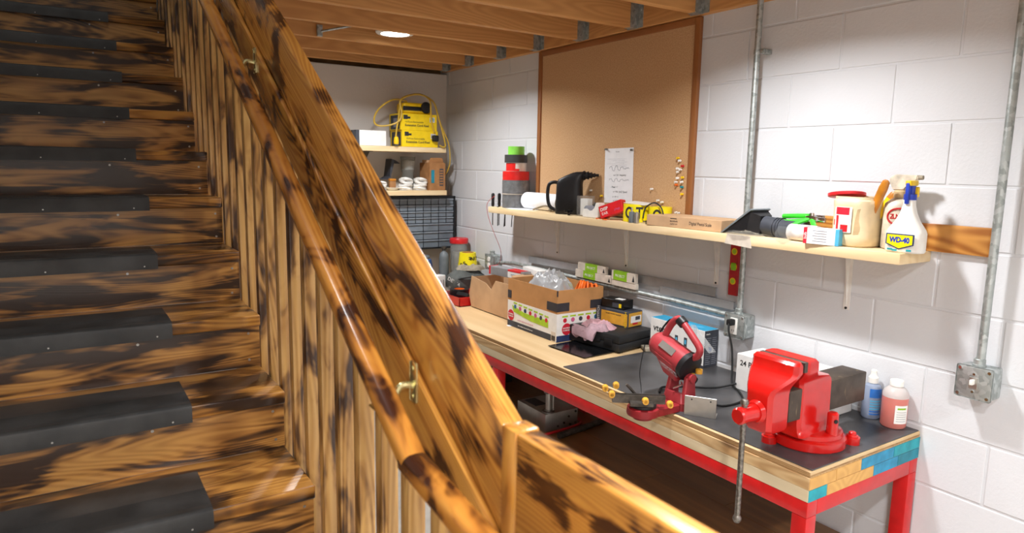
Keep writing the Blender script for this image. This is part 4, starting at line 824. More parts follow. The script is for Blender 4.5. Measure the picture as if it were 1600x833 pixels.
# tape stack
tx, ty = 2.302, 3.50
def roll(name, label, m, r, z0, z1, ri=.042, ex=None):
    t = thing(name, label, 'tape', (tx+random.uniform(-.003, .003), ty+random.uniform(-.006, .006), ZS+z0)); ob('roll', ring(G(), r, ri, 0.0005, z1-z0), m, t, smooth=True); ob('core', ring(G(), ri, ri-.004, 0.0005, z1-z0), 'cardboard_brown', t, smooth=True); return t
t = roll('tape_roll', 'wide silver tape roll at the bottom of the tape stack', 'tape_silver', .084, .001, .082); ob('crinkled_label', arc_label(.0845, -185, -130, .012, .066), 'clear_plastic', t)
t = roll('tape_roll', 'wide silver tape roll second from the bottom of the tape stack', 'tape_silver', .084, .088, .168); ob('crinkled_label', arc_label(.0845, -170, -120, .02, .07), 'clear_plastic', t)
o = tag(ob('tape_spacer', lathe(G(), [(.085, .0825), (.085, .0875), (.001, .0875), (.001, .0825)], 32, close=False), 'label_beige', None, (tx, ty, ZS), smooth=True), 'pale cardboard disc between the two silver tape rolls', 'disc')
t = roll('tape_roll', 'red tape roll above the silver rolls', 'tape_red', .081, .168, .220)
t = roll('tape_roll', 'clear and red packaging tape roll in the middle of the stack', 'tape_white', .061, .2205, .271); ob('red_wrap', arc_label(.0614, -215, -128, .002, .049), 'tape_red', t); ob('red_wrap', arc_label(.0614, -128, -105, .002, .016), 'tape_red', t)
roll('tape_roll', 'dark grey tape roll second from the top of the stack', 'tape_black', .069, .2715, .319)
roll('tape_roll', 'lime green tape roll on top of the stack', 'tape_green', .050, .3195, .369)
o = tag(ob('paper_sheet', bx(G(), -.05, .05, -.10, .10, 0, .002), 'paper', None, (2.262, 3.36, ZS+.0005), (0, 0, .1)), 'flat white paper lying in front of the tape stack', 'paper')
pr = thing('paper_roll', 'thick white paper roll lying behind the black jug', 'roll', (2.325, 3.235, ZS+.0505)); b = G(); 
ob('roll', tube(G(), [(0, -.17, 0), (0, .17, 0)], .0495, 32, smooth=False), 'paper', pr, smooth=True); ob('core', cyl(G(), (0, .1695, 0), (0, .1712, 0), .02, n=20), 'cardboard_brown', pr)
jg = thing('black_jug', 'black plastic filling jug with a stepped spout and side handle', 'jug', (2.288, 2.95, ZS), math.radians(35))
b = G(); rows = []
for z, w_, d_, yo in ((0.0, .068, .046, 0), (.006, .072, .049, 0), (.10, .070, .048, 0), (.165, .068, .047, 0), (.185, .066, .045, -.006), (.205, .050, .040, -.026), (.222, .032, .032, -.048), (.228, .018, .022, -.058)):
    rows.append([(d_*math.copysign(abs(math.cos(a))**.5, math.cos(a)), yo+w_*math.copysign(abs(math.sin(a))**.5, math.sin(a)), z) for a in [2*PI*k/28 for k in range(28)]])
loft(b, rows); ob('body', b, 'black_plastic', jg, smooth=True, angle=50)
b = G(); d = Vector((0, -1, .04)); p = Vector((0, -.055, .208))
for ln, r in ((.02, .021), (.008, .025), (.016, .019), (.004, .022), (.014, .015), (.004, .017), (.014, .010), (.004, .012), (.02, .007)): q = p+d*ln; cyl(b, p, q, r, n=18); p = q
ob('spout', b, 'black_plastic', jg, smooth=True)
ob('handle', tube(G(), [(0, .06, .165), (0, .09, .17), (0, .118, .155), (0, .125, .10), (0, .115, .045), (0, .085, .022), (0, .062, .03)], .0095, 10), 'black_plastic', jg, smooth=True)
o = tag(ob('bent_bracket', tube(G(), [(2.22, 3.19, ZS+.012), (2.245, 3.12, ZS+.035), (2.26, 3.085, ZS+.026), (2.24, 3.06, ZS+.010)], .010, 8, flat=.5), 'glove', smooth=True), 'small bent brown metal bracket left of the black jug', 'bracket')
o = thing('tap_fitting', 'small black cross handled fitting in front of the jug', 'fitting', (2.222, 2.865, ZS+.001)); b = G(); cyl(b, (0, 0, 0), (0, 0, .03), .008); bx(b, -.028, .028, -.007, .007, .014, .028, .003); bx(b, -.007, .007, -.035, .035, .012, .026, .003); ob('cross_handle', b, 'black_gloss', o, smooth=True)
o = thing('clear_block', 'clear plastic display block beside the black jug', 'block', (2.272, 2.79, ZS+.001), math.radians(5)); ob('block', bx(G(), -.03, .03, -.036, .036, 0, .105, .002), 'clear_plastic', o, smooth=True); ob('insert', bx(G(), -.012, .024, -.026, .026, .004, .09, .002), 'label_white', o, smooth=True)
zt = thing('cable_tie_bundle', 'bundle of long black cable ties lying on the shelf', 'cable ties', (2.33, 2.66, ZS+.05))
for i in range(14): ob('cable_tie', tube(G(), [(random.uniform(-.02, .02), .17+random.uniform(-.02, .02), random.uniform(-.01, .025)), (random.uniform(-.012, .012), .02, random.uniform(-.01, .012)), (random.uniform(-.012, .012), -.14+random.uniform(-.03, .03), random.uniform(-.035, -.02))], .0028, 5, 4), 'black_rubber', zt)
td = thing('tape_dispenser', 'white desk tape dispenser with a notched front', 'dispenser', (2.238, 2.682, ZS+.001)); b = prism(G(), [(.065, 0), (-.05, 0), (-.062, .010), (-.062, .078), (-.035, .078), (-.03, .05), (-.012, .035), (.01, .032), (.03, .048), (.06, .045), (.068, .02)], -.02, .02, 'x'); bmesh.ops.bevel(b, geom=b.edges[:], offset=.003, segments=2, affect='EDGES'); ob('body', b, 'white_plastic', td, smooth=True); ob('tape', cyl(G(), (-.018, .035, .038), (.018, .035, .038), .022, n=24), 'ink_grey', td, smooth=True)
rb = thing('red_plug_box', 'tilted red box spilling orange ear plugs onto the shelf', 'box', (2.245, 2.545, ZS+.030), 0); 
o = ob('body', bx(G(), -.022, .022, -.065, .065, -.03, .03, .001, 1), 'red_plastic', rb, (.0, 0, .022), (math.radians(-20), math.radians(6), math.radians(18))); txt('DISP', .022, o, (-.0226, .036, .010), -PI/2, 'label_white', bold=.0004); txt('EAR', .02, o, (-.0226, .036, -.012), -PI/2, 'label_white'); txt('plugs', .016, o, (-.0226, -.035, -.008), -PI/2, 'pink_dot'); ob('end_label', bx(G(), -.018, .018, .0649, .0655, -.02, .02), 'label_white', o)
for i in range(22):
    a = (random.uniform(-.045, -.01), random.uniform(-.005, .085), -.0285); d = Vector((random.uniform(-1, 1), random.uniform(-1, 1), random.uniform(-.05, .2))).normalized()*.014
    if a[0]+d.x < -.038: d.x = abs(d.x)
    ob('ear_plug', cyl(G(), a, Vector(a)+d, .0022, .0015, 6), 'orange', rb)
yc = thing('caution_tape_spool', 'yellow caution tape spool printed with a black O behind the batteries', 'tape', (2.292, 2.43, ZS+.001)); ob('roll', ring(G(), .062, .036, 0, .083, 40), 'yellow_tape', yc, smooth=True); ob('core', ring(G(), .036, .032, 0, .083), 'cardboard_brown', yc, smooth=True)
for i, ch in enumerate('OT'):
    a = math.radians(-165+i*45); r_ = .0626; txt(ch, .075, yc, (r_*math.cos(a), r_*math.sin(a), .041), 0, 'ink', rot=(PI/2, 0, a+PI/2), bold=.002, squeeze=.72)
yc2 = thing('caution_tape_spool', 'second yellow caution tape spool beside the wire loop', 'tape', (2.335, 2.315, ZS+.001)); ob('roll', ring(G(), .055, .034, 0, .075, 36), 'yellow_tape', yc2, smooth=True); a = math.radians(-150); txt('O', .065, yc2, (.0556*math.cos(a), .0556*math.sin(a), .038), 0, 'ink', rot=(PI/2, 0, a+PI/2), bold=.002, squeeze=.75)
o = tag(ob('paper_scrap', bx(G(), -.045, .045, -.06, .06, 0, .0015), 'label_white', None, (2.30, 2.42, ZS+.0875), (math.radians(3), math.radians(-4), .2)), 'folded scrap of white paper on the yellow tape spool', 'paper')
for i, (y, m, h, lab) in enumerate(((2.378, 'grey_plastic', .05, 'dark grey battery cell standing by the yellow tape spool'), (2.345, 'alu', .048, 'silver battery cell standing right of the grey one'))):
    t = thing('battery', lab, 'battery', (2.215, y, ZS+.001)); ob('can', lathe(G(), [(.001, 0), (.012, 0), (.013, .002), (.013, h), (.011, h+.001), (.001, h+.001)], 18), m, t, smooth=True); ob('terminal', lathe(G(), [(.005, h+.001), (.005, h+.02 if i == 0 else h+.004), (.001, h+.021 if i == 0 else h+.005)], 12), 'chrome', t, smooth=True)
o = thing('cable_clutter', 'loop of brown wire with a small pile of metal clips', 'wire', (2.25, 2.285, ZS+.001)); ob('wire_loop', tube(G(), [(.02, .075, .02), (.03, .07, .07), (.035, .02, .095), (.03, -.03, .075), (.02, -.06, .03)], .0035, 6), 'ink', o, smooth=True)
for i in range(9): bq = bx(G(), -.008, .008, -.005, .005, 0, .008, .001, 1); ob('metal_clip', bq, ['steel_dark', 'glove', 'steel', 'chrome'][i % 4], o, (random.uniform(-.03, .03), random.uniform(-.05, .05), .0+.004*(i % 3)), (0, 0, random.uniform(0, 3)))
sc = thing('brown_scale_carton', 'flat brown carton printed with digital scale lettering on the shelf', 'box', (2.298, 2.068, ZS+.001), math.radians(4)); ob('body', bx(G(), -.085, .085, -.20, .20, 0, .047, .001, 1), 'cardboard_pale', sc); txt('Digital Postal Scale', .019, sc, (-.0856, -.095, .024), -PI/2, 'ink', squeeze=.8); txt('accuteck', .012, sc, (-.0856, .045, .028), -PI/2, 'ink'); txt('A-ST31 31T', .008, sc, (-.0856, .045, .014), -PI/2, 'ink'); ob('dash_mark', bx(G(), -.0858, -.0849, .03, .065, .037, .040), 'ink', sc)
nz = thing('vacuum_nozzle', 'dark grey vacuum nozzle with a slanted flat mouth', 'nozzle', (2.285, 1.665, ZS+.001)); b = G(); tube(b, [(.01, -.14, .035), (.0, -.02, .037)], .034, 24, smooth=False); tube(b, [(.0, -.02, .038), (-.002, .03, .042)], .036, 24, smooth=False)
for y in (-.045, -.035, -.02): tube(b, [(.003, y, .037), (.003, y+.004, .037)], .0385, 24, smooth=False)
ob('tube', b, 'slate', nz, smooth=True)
b = G(); loft(b, [[(-.034, .03, .008), (.034, .03, .008), (.034, .03, .078), (-.034, .03, .078)], [(-.055, .075, .02), (.055, .075, .02), (.055, .062, .092), (-.055, .062, .092)], [(-.058, .195, .002), (.058, .195, .002), (.055, .070, .098), (-.055, .070, .098)]]); ob('mouth', b, 'black_plastic', nz); ob('rubber_lip', loft(G(), [[(-.061, .20, .0), (.061, .20, .0), (.061, .062, .104), (-.061, .062, .104)], [(-.061, .192, -.0), (.061, .192, -.0), (.061, .056, .100), (-.061, .056, .100)]]), 'grey_plastic', nz)
o = tag(ob('clear_wrapper', crumple(.045, .09, .02, 4.4, 20, .55, .3), 'clear_plastic', None, (2.235, 1.755, ZS+.001), smooth=True, angle=70), 'torn clear plastic wrapper in front of the vacuum nozzle', 'wrapper')
o = tag(ob('packing_tape_end', prism(G(), [(1.82, 1.478), (1.69, 1.470), (1.70, 1.516), (1.81, 1.517)], 2.2025, 2.2035, 'x'), 'label_beige', None), 'strip of brown packing tape stuck over the shelf edge below the nozzle', 'tape')
gp = thing('green_pliers', 'green handled pliers lying behind the white tape roll', 'pliers', (2.30, 1.53, ZS+.062))
for i, pts in enumerate(([(.0, .10, .02), (.0, .04, .025), (0, -.01, .028)], [(-.02, .105, -.002), (-.012, .04, .005), (0, -.01, .012)], [(-.04, .03, -.01), (-.02, .005, .008), (0, -.02, .02)], [(-.045, -.07, -.018), (-.025, -.045, .0), (0, -.02, .018)])): ob('grip', tube(G(), pts, .009, 8), 'green_grip', gp, smooth=True, label='green plastic grip')
b = G(); bx(b, -.012, .012, -.045, .0, .005, .03, .004); cyl(b, (0, -.02, .03), (0, -.02, .04), .008); bx(b, -.005, .005, -.075, -.04, .008, .026, .003); bx(b, .01, .022, -.06, -.02, .012, .034, .004); ob('jaws', b, 'chrome', gp, smooth=True)
wt = thing('clear_tape_roll', 'wide clear packing tape roll lying at the shelf edge', 'tape', (2.246, 1.50, ZS+.031)); ob('roll', tube(ring(G(), .001, .0005, 0, .001), [(0, -.055, 0), (0, .055, 0)], .030, 28, smooth=False), 'tape_white', wt, smooth=True); ob('core', cyl(cyl(G(), (0, .0551, 0), (0, .0556, 0), .020, n=24), (0, .0552, 0), (0, .056, 0), .016, n=24), 'beige_dark', wt); ob('loose_end', patch([[(-.03-.004*math.sin(i), .03+.012*i, .02-.0*i) for i in range(6)], [(-.040, .03+.013*i, -.005-.004*math.cos(i)) for i in range(6)], [(-.044, .025+.013*i, -.045+.004*abs(i-2.5)**1.5) for i in range(6)]]), 'clear_plastic', wt, smooth=True)
sbx = thing('small_bulb_box', 'small white carton with red and blue ends in front of the tub', 'box', (2.216, 1.405, ZS+.001), math.radians(7)); ob('body', bx(G(), -.019, .019, -.062, .062, 0, .057, .0008, 1), 'white_card', sbx); ob('red_end', bx(G(), -.0196, .0196, .050, .0626, .0002, .0573), 'crimson', sbx); ob('blue_end', bx(G(), -.0196, .0196, -.0626, -.050, .0002, .0573), 'sky', sbx)
for i in range(5): ob('printed_line', bx(G(), -.0196, -.019, -.02, .03-.006*(i % 2), .01+i*.009, .012+i*.009), 'ink_grey', sbx)
txt('bulb', .014, sbx, (-.0198, .056, .028), 0, 'label_white', rot=(PI/2, -PI/2, -PI/2))

tub = thing('beige_tub', 'beige plastic tub with moulded grip and red printed label', 'tub', (2.304, 1.338, ZS+.001)); b = G(); rows = []
for z, r in ((0, .066), (.006, .072), (.035, .0735), (.045, .0715), (.13, .0715), (.14, .0735), (.156, .0735), (.160, .069), (.170, .069)):
    rows.append([(r*math.copysign(abs(math.cos(a))**.75, math.cos(a)), r*math.copysign(abs(math.sin(a))**.75, math.sin(a)), z) for a in [2*PI*k/40 for k in range(40)]])
loft(b, rows, cap=False); b.faces.new([v for v in b.verts][:40][::-1]); ob('body', b, 'beige_plastic', tub, smooth=True, angle=50)
ob('label', arc_label(.0775, 138, 196, .048, .135, 14), 'label_white', tub); ob('label', arc_label(.0778, 150, 190, .108, .133, 14), 'crimson', tub)
for i, (a0, a1, z0, z1) in enumerate(((152, 161, .052, .105), (168, 188, .05, .074), (140, 146, .07, .09))): ob('label', arc_label(.078, a0, a1, z0, z1, 6), 'red_plastic', tub)
ob('grip', loft(G(), [[(.0742*math.cos(a), .0742*math.sin(a), z) for a, z in [(math.radians(210+s_*c_), .088+dz) for c_, dz in ((-8, -.045), (4, -.045), (10, -.02), (10, 0), (16, .03), (10, .045), (-2, .04), (-6, 0))]] for s_ in (1.0,)]+[[(.0775*math.cos(a), .0775*math.sin(a), z) for a, z in [(math.radians(210+c_), .088+dz) for c_, dz in ((-8, -.045), (4, -.045), (10, -.02), (10, 0), (16, .03), (10, .045), (-2, .04), (-6, 0))]]]), 'beige_dark', tub, label='darker moulded grip')
o = ob('lid', lathe(G(), [(.001, .0), (.058, 0), (.062, .003), (.062, .012), (.058, .014), (.054, .006), (.001, .005)], 36), 'red_plastic', tub, (.018, .058, .166), (math.radians(-7), math.radians(6), 0), smooth=True, label='red lid propped open')
pb1 = thing('paint_brush', 'brush with a rounded wooden handle standing in the beige tub', 'brush', (2.30, 1.325, ZS+.02)); o = ob('handle', loft(G(), [[(w_*.5*c_[0], w_*c_[1], z) for c_ in [(math.cos(2*PI*k/12), math.sin(2*PI*k/12)) for k in range(12)]] for z, w_ in ((0, .010), (.10, .013), (.20, .016), (.225, .013), (.232, .006))]), 'tan_handle', pb1, (0, 0, 0), (math.radians(24), math.radians(-8), 0), smooth=True)
pb2 = thing('paint_brush', 'short yellow handled brush leaning beside the longer brush', 'brush', (2.315, 1.318, ZS+.02)); ob('handle', loft(G(), [[(w_*.45*c_[0], w_*c_[1], z) for c_ in [(math.cos(2*PI*k/12), math.sin(2*PI*k/12)) for k in range(12)]] for z, w_ in ((0, .010), (.12, .013), (.165, .013))]), 'yellow_plastic', pb2, rot=(math.radians(26), math.radians(4), 0), smooth=True); ob('tip', loft(G(), [[(w_*.45*c_[0], w_*c_[1], z) for c_ in [(math.cos(2*PI*k/12), math.sin(2*PI*k/12)) for k in range(12)]] for z, w_ in ((.165, .013), (.185, .009), (.19, .004))]), 'tan_handle', pb2, rot=(math.radians(26), math.radians(4), 0), smooth=True)
sp = thing('stained_spray_bottle', 'stained beige trigger spray bottle with a red oval label', 'spray bottle', (2.333, 1.216, ZS+.001)); ob('body', lathe(G(), [(.001, 0), (.042, .001), (.0455, .006), (.0455, .135), (.042, .152), (.026, .166), (.0165, .170), (.0165, .178)], 32), 'dirty_white', sp, smooth=True)
ob('collar', lathe(G(), [(.019, .172), (.020, .176), (.020, .192), (.016, .196)], 24), 'beige_dark', sp, smooth=True)
b = prism(G(), [(.022, .196), (-.014, .196), (-.022, .215), (-.055, .232), (-.055, .246), (.016, .248), (.034, .238), (.036, .226)], -.012, .012, 'x'); bmesh.ops.bevel(b, geom=b.edges[:], offset=.003, segments=2, affect='EDGES'); ob('trigger_head', b, 'dirty_white', sp, smooth=True); ob('trigger', tube(G(), [(0, -.032, .232), (0, -.042, .210), (0, -.038, .19)], .005, 8), 'beige_dark', sp, smooth=True); ob('nozzle', cyl(G(), (0, -.055, .239), (0, -.068, .239), .008, .007, 14), 'glove', sp, smooth=True)
R0 = .0459; pts = [(R0*math.cos(a), R0*math.sin(a), z) for a, z in [(math.radians(212)+math.radians(46)*math.cos(t), .110+.027*math.sin(t)) for t in [2*PI*k/32 for k in range(32)]]]; ob('oval_label', tube(G(), pts, .0032, 6, 1, True, False), 'red_dark', sp, smooth=True)
for i, ch in enumerate('ZUNSER'):
    a = math.radians(184+i*11); txt(ch, .022, sp, ((R0+.0006)*math.cos(a), (R0+.0006)*math.sin(a), .110), 0, 'red_dark', rot=(PI/2, 0, a+PI/2), bold=.0006, squeeze=.8)
for i in range(5): ob('faded_print', arc_label(R0+.0002, 190, 235-6*(i % 3), .03+i*.009, .033+i*.009, 8), 'tan_handle', sp)
wd = thing('white_spray_bottle', 'white spray bottle with a blue and yellow badge and blue trigger', 'spray bottle', (2.268, 1.150, ZS+.001)); b = G(); rows = []
for z, w_, d_ in ((0, .055, .034), (.005, .0585, .037), (.062, .0585, .037), (.072, .055, .035), (.10, .036, .026), (.125, .024, .020), (.15, .0175, .0165), (.172, .0155, .0155)): rows.append([(d_*math.copysign(abs(math.cos(a))**.7, math.cos(a)), w_*math.copysign(abs(math.sin(a))**.7, math.sin(a)), z) for a in [2*PI*k/36 for k in range(36)]])
loft(b, rows); ob('body', b, 'white_plastic', wd, smooth=True, angle=60)
ob('badge', prism(G(), [(.044, .060), (-.044, .060), (-.044, .026), (0, .010), (.044, .026)], -.0392, -.0366, 'x'), 'navy', wd); ob('badge', prism(G(), [(.040, .0565), (-.040, .0565), (-.040, .0285), (0, .014), (.040, .0285)], -.0399, -.0388, 'x'), 'yellow_tape', wd); txt('WD-40', .0235, wd, (-.0402, 0, .040), -PI/2, 'blue_plastic', bold=.0012, squeeze=.85)
for i, (y, z) in enumerate(((.03, .006), (-.03, .006), (.015, .004))): ob('label_fleck', bx(G(), -.0378, -.0368, y-.008, y+.008, z, z+.006), 'teal_paint', wd)
b = G(); cyl(b, (0, 0, .168), (0, 0, .186), .019, n=20); bx(b, -.024, .004, -.006, .006, .155, .222, .003); bx(b, -.012, .016, -.009, .009, .184, .214, .003); ob('trigger', b, 'blue_plastic', wd, smooth=True, label='blue trigger and collar'); b = G(); bx(b, -.022, .028, -.010, .010, .212, .230, .005); bx(b, .01, .026, -.016, .016, .176, .21, .004); ob('trigger_head', b, 'yellow_plastic', wd, smooth=True)
# thin red wire from the shelf end down to the corner outlet
o = tag(ob('red_wire', tube(G(), [(2.215, 3.60, ZS+.07), (2.20, 3.665, ZS+.02), (2.21, 3.67, ZS-.06), (2.25, 3.66, ZS-.17), (2.30, 3.66, ZS-.28), (2.32, 3.70, ZS-.36), (2.322, 3.78, ZS-.405)], .0016, 5), 'wire_red', smooth=True), 'thin red wire hanging from the shelf end to the corner outlet', 'wire')

# ------------------------------------------------------------------ shelves on the far wall
def back_shelf(z, label, xr):
    t = thing('back_shelf', label, 'shelf', (1.6, WY, z-.034)); o = ob('board', bx(G(), 0, xr-.75, -.14, .14, 0, .034, .002, 1), 'shelf_pine', t, (.75-1.6, -.1402, 0)); 
    for x in (1.72, 1.10):
        b = G(); bx(b, -.012, .012, -.004, 0, -.16, -.001); bx(b, -.012, .012, -.24, -.004, -.004, -.001); prism(b, [(-.004, -.15), (-.004, -.004), (-.2, -.004)], -.002, .002, 'x'); ob('bracket', b, 'lamp_dark', t, (x-1.6, -.0005, 0))
    return t
Z1S, Z2S = 1.883, 1.588
back_shelf(Z1S, 'upper pine shelf on the far wall', 2.255); back_shelf(Z2S, 'lower pine shelf on the far wall above the drawer cabinet', 2.262)
YF = 4.335
for i, z in enumerate((Z1S+.001, Z1S+.112)):
    t = thing('yellow_cord_carton', ['yellow extension cord carton standing directly on the upper far shelf', 'yellow extension cord carton stacked on top of its twin'][i], 'box', (2.06, YF, z)); dx = -.008*i
    ob('body', bx(G(), -.135+dx, .135+dx, 0, .19, 0, .1105, .001, 1), 'yellow_card', t); ob('end_picture', bx(G(), -.1356+dx, -.1349+dx, .02, .17, .006, .10), 'slate', t); ob('end_stripe', bx(G(), -.136+dx, -.1352+dx, .06, .12, .02, .08), 'ink_grey', t)
    ob('logo_block', bx(G(), -.115+dx, -.085+dx, -.0006, .0, .072, .100), 'ink', t); ob('logo_block', bx(G(), -.085+dx, -.065+dx, -.0006, .0, .076, .09), 'ink', t); txt('10-Foot Retractable', .017, t, (-.105+dx, -.0008, .055), 0, 'ink', align='LEFT'); txt('Extension Cord Reel', .021, t, (-.105+dx, -.0008, .032), 0, 'ink', align='LEFT', bold=.0005); ob('barcode_label', bx(G(), .08+dx, .118+dx, -.0006, .0, .058, .092), 'label_white', t); 
    for q in range(5): ob('bar', bx(G(), .084+q*.0065+dx, .0875+q*.0065+dx, -.001, -.0003, .064, .088), 'teal_paint' if i else 'ink_grey', t)
rl = thing('cord_reel', 'yellow and black cord reel case on top of the yellow cartons', 'reel', (2.06, YF+.09, Z1S+.2235)); ob('case', bx(G(), -.11, .10, -.06, .06, 0, .075, .016, 3), 'yellow_plastic', rl, smooth=True); ob('black_band', bx(G(), -.112, .07, -.063, -.055, .02, .05, .006), 'black_plastic', rl, smooth=True); ob('spool', lathe(G(), [(.001, -.01), (.036, -.008), (.04, 0), (.036, .008), (.001, .01)], 24), 'black_plastic', rl, (.055, -.07, .045), (PI/2, 0, 0), smooth=True)
yc_ = thing('yellow_extension_cord', 'loose yellow extension cord looped over the yellow cartons', 'cord', (1.95, YF, Z1S+.002))
ob('cord', tube(G(), [(-.075, -.005, .02), (-.07, -.012, .10), (-.055, -.012, .18), (-.045, -.01, .25), (-.02, .01, .315), (.05, .03, .345), (.12, .03, .355), (.18, .02, .335), (.215, .0, .30), (.235, -.012, .23), (.262, -.016, .14), (.288, -.016, .05), (.293, -.018, .01), (.27, -.022, .004), (.25, -.014, .016)], .006, 7), 'yellow_cord', yc_, smooth=True)
ob('cord', tube(G(), [(.04, .06, .303), (-.02, .05, .312), (-.09, .03, .30), (-.16, .03, .255), (-.20, .035, .20), (-.205, .035, .15), (-.17, .03, .13), (-.10, -.005, .14), (-.05, -.02, .17), (-.035, -.02, .22), (-.045, -.015, .29), (.0, .01, .325), (.08, .02, .35), (.15, .015, .345), (.175, -.02, .31), (.18, -.02, .25), (.19, -.014, .17), (.21, -.014, .10)], .006, 7), 'yellow_cord', yc_, smooth=True)
ob('cord', tube(G(), [(.24, -.012, .20), (.29, -.01, .10), (.325, -.01, .02), (.345, .01, -.10), (.335, .05, -.18), (.31, .08, -.20), (.295, .10, -.17)], .0045, 7), 'yellow_cord', yc_, smooth=True)
ob('plug', lathe(G(), [(.001, 0), (.016, .002), (.018, .02), (.014, .045), (.008, .05)], 14), 'yellow_plastic', yc_, (-.075, -.02, .012), smooth=True); ob('plug', lathe(G(), [(.012, -.014), (.013, .0), (.010, .002)], 12), 'clear_plastic', yc_, (-.075, -.02, .014), smooth=True); ob('plug', bx(G(), -.022, .022, -.018, .018, -.022, .022, .010, 3), 'black_rubber', yc_, (.215, -.02, .06), smooth=True)
wbx = thing('white_carton', 'plain white carton with a black end on the upper far shelf', 'box', (1.70, YF-.005, Z1S+.001)); ob('body', bx(G(), -.075, .11, 0, .16, 0, .098, .001, 1), 'white_card', wbx); ob('black_end', bx(G(), -.1, -.0755, 0, .16, 0, .098, .001, 1), 'slate', wbx); ob('black_end', bx(G(), -.125, -.1005, .0, .16, 0, .094, .001, 1), 'ink', wbx)
br = thing('brown_carton', 'upright brown carton with opened flaps at the end of the lower far shelf', 'box', (2.196, YF+.005, Z2S+.001)); ob('body', bx(G(), -.062, .060, 0, .16, 0, .19, .001, 1), 'cardboard_brown', br); ob('flap', prism(G(), [(-.06, .19), (.058, .19), (.045, .225), (-.045, .225)], .02, .023, 'y'), 'cardboard_brown', br); ob('flap', bx(G(), -.058, .056, .05, .13, .1905, .21, .002), 'cardboard_pale', br); ob('side_label', bx(G(), -.050, -.025, -.0006, 0, .05, .14), 'teal_dark', br); ob('side_label', bx(G(), .015, .045, -.0006, 0, .03, .15), 'slate', br)
for i in range(6): ob('printed_bar', bx(G(), .018, .042, -.001, -.0003, .04+i*.018, .05+i*.018), 'cardboard_brown', br)
for i in range(3): ob('printed_bar', bx(G(), -.02, .01, -.0008, 0, .05+i*.03, .058+i*.03), 'card_inside', br)
def bulb(x, y, lab, big=True):
    t = thing('wrapped_bulb', lab, 'light bulb', (x, y, Z2S+.001)); s = 1 if big else .7
    b = G(); 
    for q in range(4): tube(b, [(.045*s*math.cos(t_+q*1.2)*(.5+.5*abs(math.sin(t_*.5))), .04*s*math.sin(t_+q*1.2), s*(.012+.02*q+.006*math.sin(t_*2))) for t_ in [2*PI*k/10 for k in range(10)]], .011*s, 7, 4, True)
    ob('spiral', b, 'bulb_white', t, smooth=True); ob('wrap', crumple(.05*s, .045*s, .09*s, x*9, 18, .35, .3), 'frosted', t, smooth=True, angle=80)
bulb(2.085, YF+.06, 'white spiral bulb in crinkled wrap next to the brown carton'); bulb(1.975, YF+.06, 'white spiral bulb in wrap, second from the brown carton'); bulb(1.80, YF+.06, 'small white wrapped bulb partly hidden by the stair guard', False)
o = thing('glass_jar', 'clear glass jar standing behind the wrapped bulbs', 'jar', (2.04, YF+.16, Z2S+.001)); ob('glass', lathe(G(), [(.001, 0), (.048, .002), (.05, .01), (.04, .11), (.048, .14), (.05, .20), (.055, .23)], 24), 'clear_grey', o, smooth=True); ob('contents', lathe(G(), [(.001, .14), (.04, .14), (.045, .20), (.001, .21)], 16), 'bulb_white', o, smooth=True)
o = thing('dark_scoop', 'dark plastic scoop with an upturned blade on the lower far shelf', 'scoop', (1.86, YF+.17, Z2S+.001)); b = loft(G(), [[(-.14, -.06, .07), (-.14, .06, .07), (-.14, .06, .076), (-.14, -.06, .076)], [(.0, -.06, .07), (.0, .06, .07), (.0, .06, .076), (.0, -.06, .076)], [(.03, -.055, .085), (.03, .055, .085), (.025, .055, .092), (.025, -.055, .092)], [(.065, -.05, .205), (.065, .05, .205), (.040, .05, .212), (.040, -.05, .212)], [(.105, -.045, .18), (.105, .045, .18), (.10, .045, .186), (.10, -.045, .186)]]); ob('blade', b, 'slate', o); ob('stand', bx(G(), -.1, -.05, -.03, .03, 0, .0695, .003), 'steel_dark', o)
o = thing('white_dish', 'shallow white dish at the front of the lower far shelf', 'dish', (1.87, YF+.045, Z2S+.001)); ob('dish', lathe(G(), [(.001, 0), (.03, .001), (.048, .016), (.050, .02), (.046, .018), (.028, .006), (.001, .005)], 28), 'white_plastic', o, smooth=True)
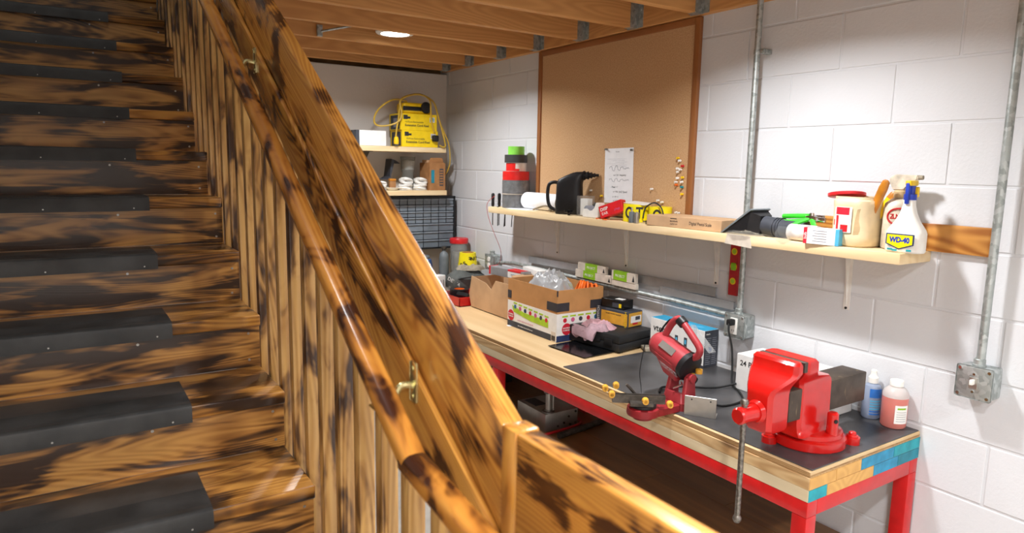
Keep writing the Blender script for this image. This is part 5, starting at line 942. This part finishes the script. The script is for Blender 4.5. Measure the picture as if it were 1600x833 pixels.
o = thing('tan_block', 'small tan wooden block resting in the white dish', 'block', (1.872, YF+.045, Z2S+.0075)); ob('block', bx(G(), -.022, .022, -.014, .014, 0, .055, .003), 'cardboard_brown', o, smooth=True); ob('notch', bx(G(), -.024, .024, -.015, .015, .056, .072, .004), 'tan_handle', o, smooth=True)
# drawer cabinet
dc = thing('drawer_cabinet', 'black storage cabinet of small clear drawers under the far shelf', 'cabinet', (2.115, 4.40, 1.168)); W_, H_ = .255, .376
b = G(); bx(b, -W_, -W_+.014, 0, .20, 0, H_); bx(b, W_-.014, W_, 0, .20, 0, H_); bx(b, -W_, W_, 0, .20, 0, .012); bx(b, -W_, W_, 0, .20, H_-.012, H_); bx(b, -W_, W_, .19, .20, 0, H_)
cw = (2*W_-.028)/8; z = .012; zr = []
for r in range(3): zr.append((z, .0555, 4)); z += .0585
for r in range(4): zr.append((z, .0410, 8)); z += .0440
for (zz, h, n_) in zr: bx(b, -W_+.012, W_-.012, .001, .19, zz+h, zz+h+.003)
for i in range(1, 8):
    x = -W_+.014+i*cw; lo__ = .012 if i % 2 == 0 else .012+3*.0585; bx(b, x-.0018, x+.0018, .001, .19, lo__, H_-.012)
ob('case', b, 'cabinet_black', dc)
def drawer(w_, h):
    b = G(); t = .0015; bx(b, 0, w_, 0, .002, 0, h); bx(b, 0, t, .002, .14, 0, h*.9); bx(b, w_-t, w_, .002, .14, 0, h*.9); bx(b, 0, w_, .002, .14, 0, t); return b
dm = {}
for (zz, h, n_) in zr:
    w_ = cw*8/n_-.0042
    for i in range(n_):
        key = n_; loc = (-W_+.014+i*cw*8/n_+.0021, .004, zz+.0004)
        if key not in dm:
            d_ = ob('drawer', drawer(w_, h-.001), 'drawer_grey', dc, loc); bl = ob('pull_lip', bx(G(), 0, w_, -.009, .0, h-.012, h-.004, .002, 1), 'drawer_lip', d_); dm[key] = (d_.data, bl.data)
        else: d_ = ob('drawer', dm[key][0], 'drawer_grey', dc, loc); ob('pull_lip', dm[key][1], 'drawer_lip', d_)
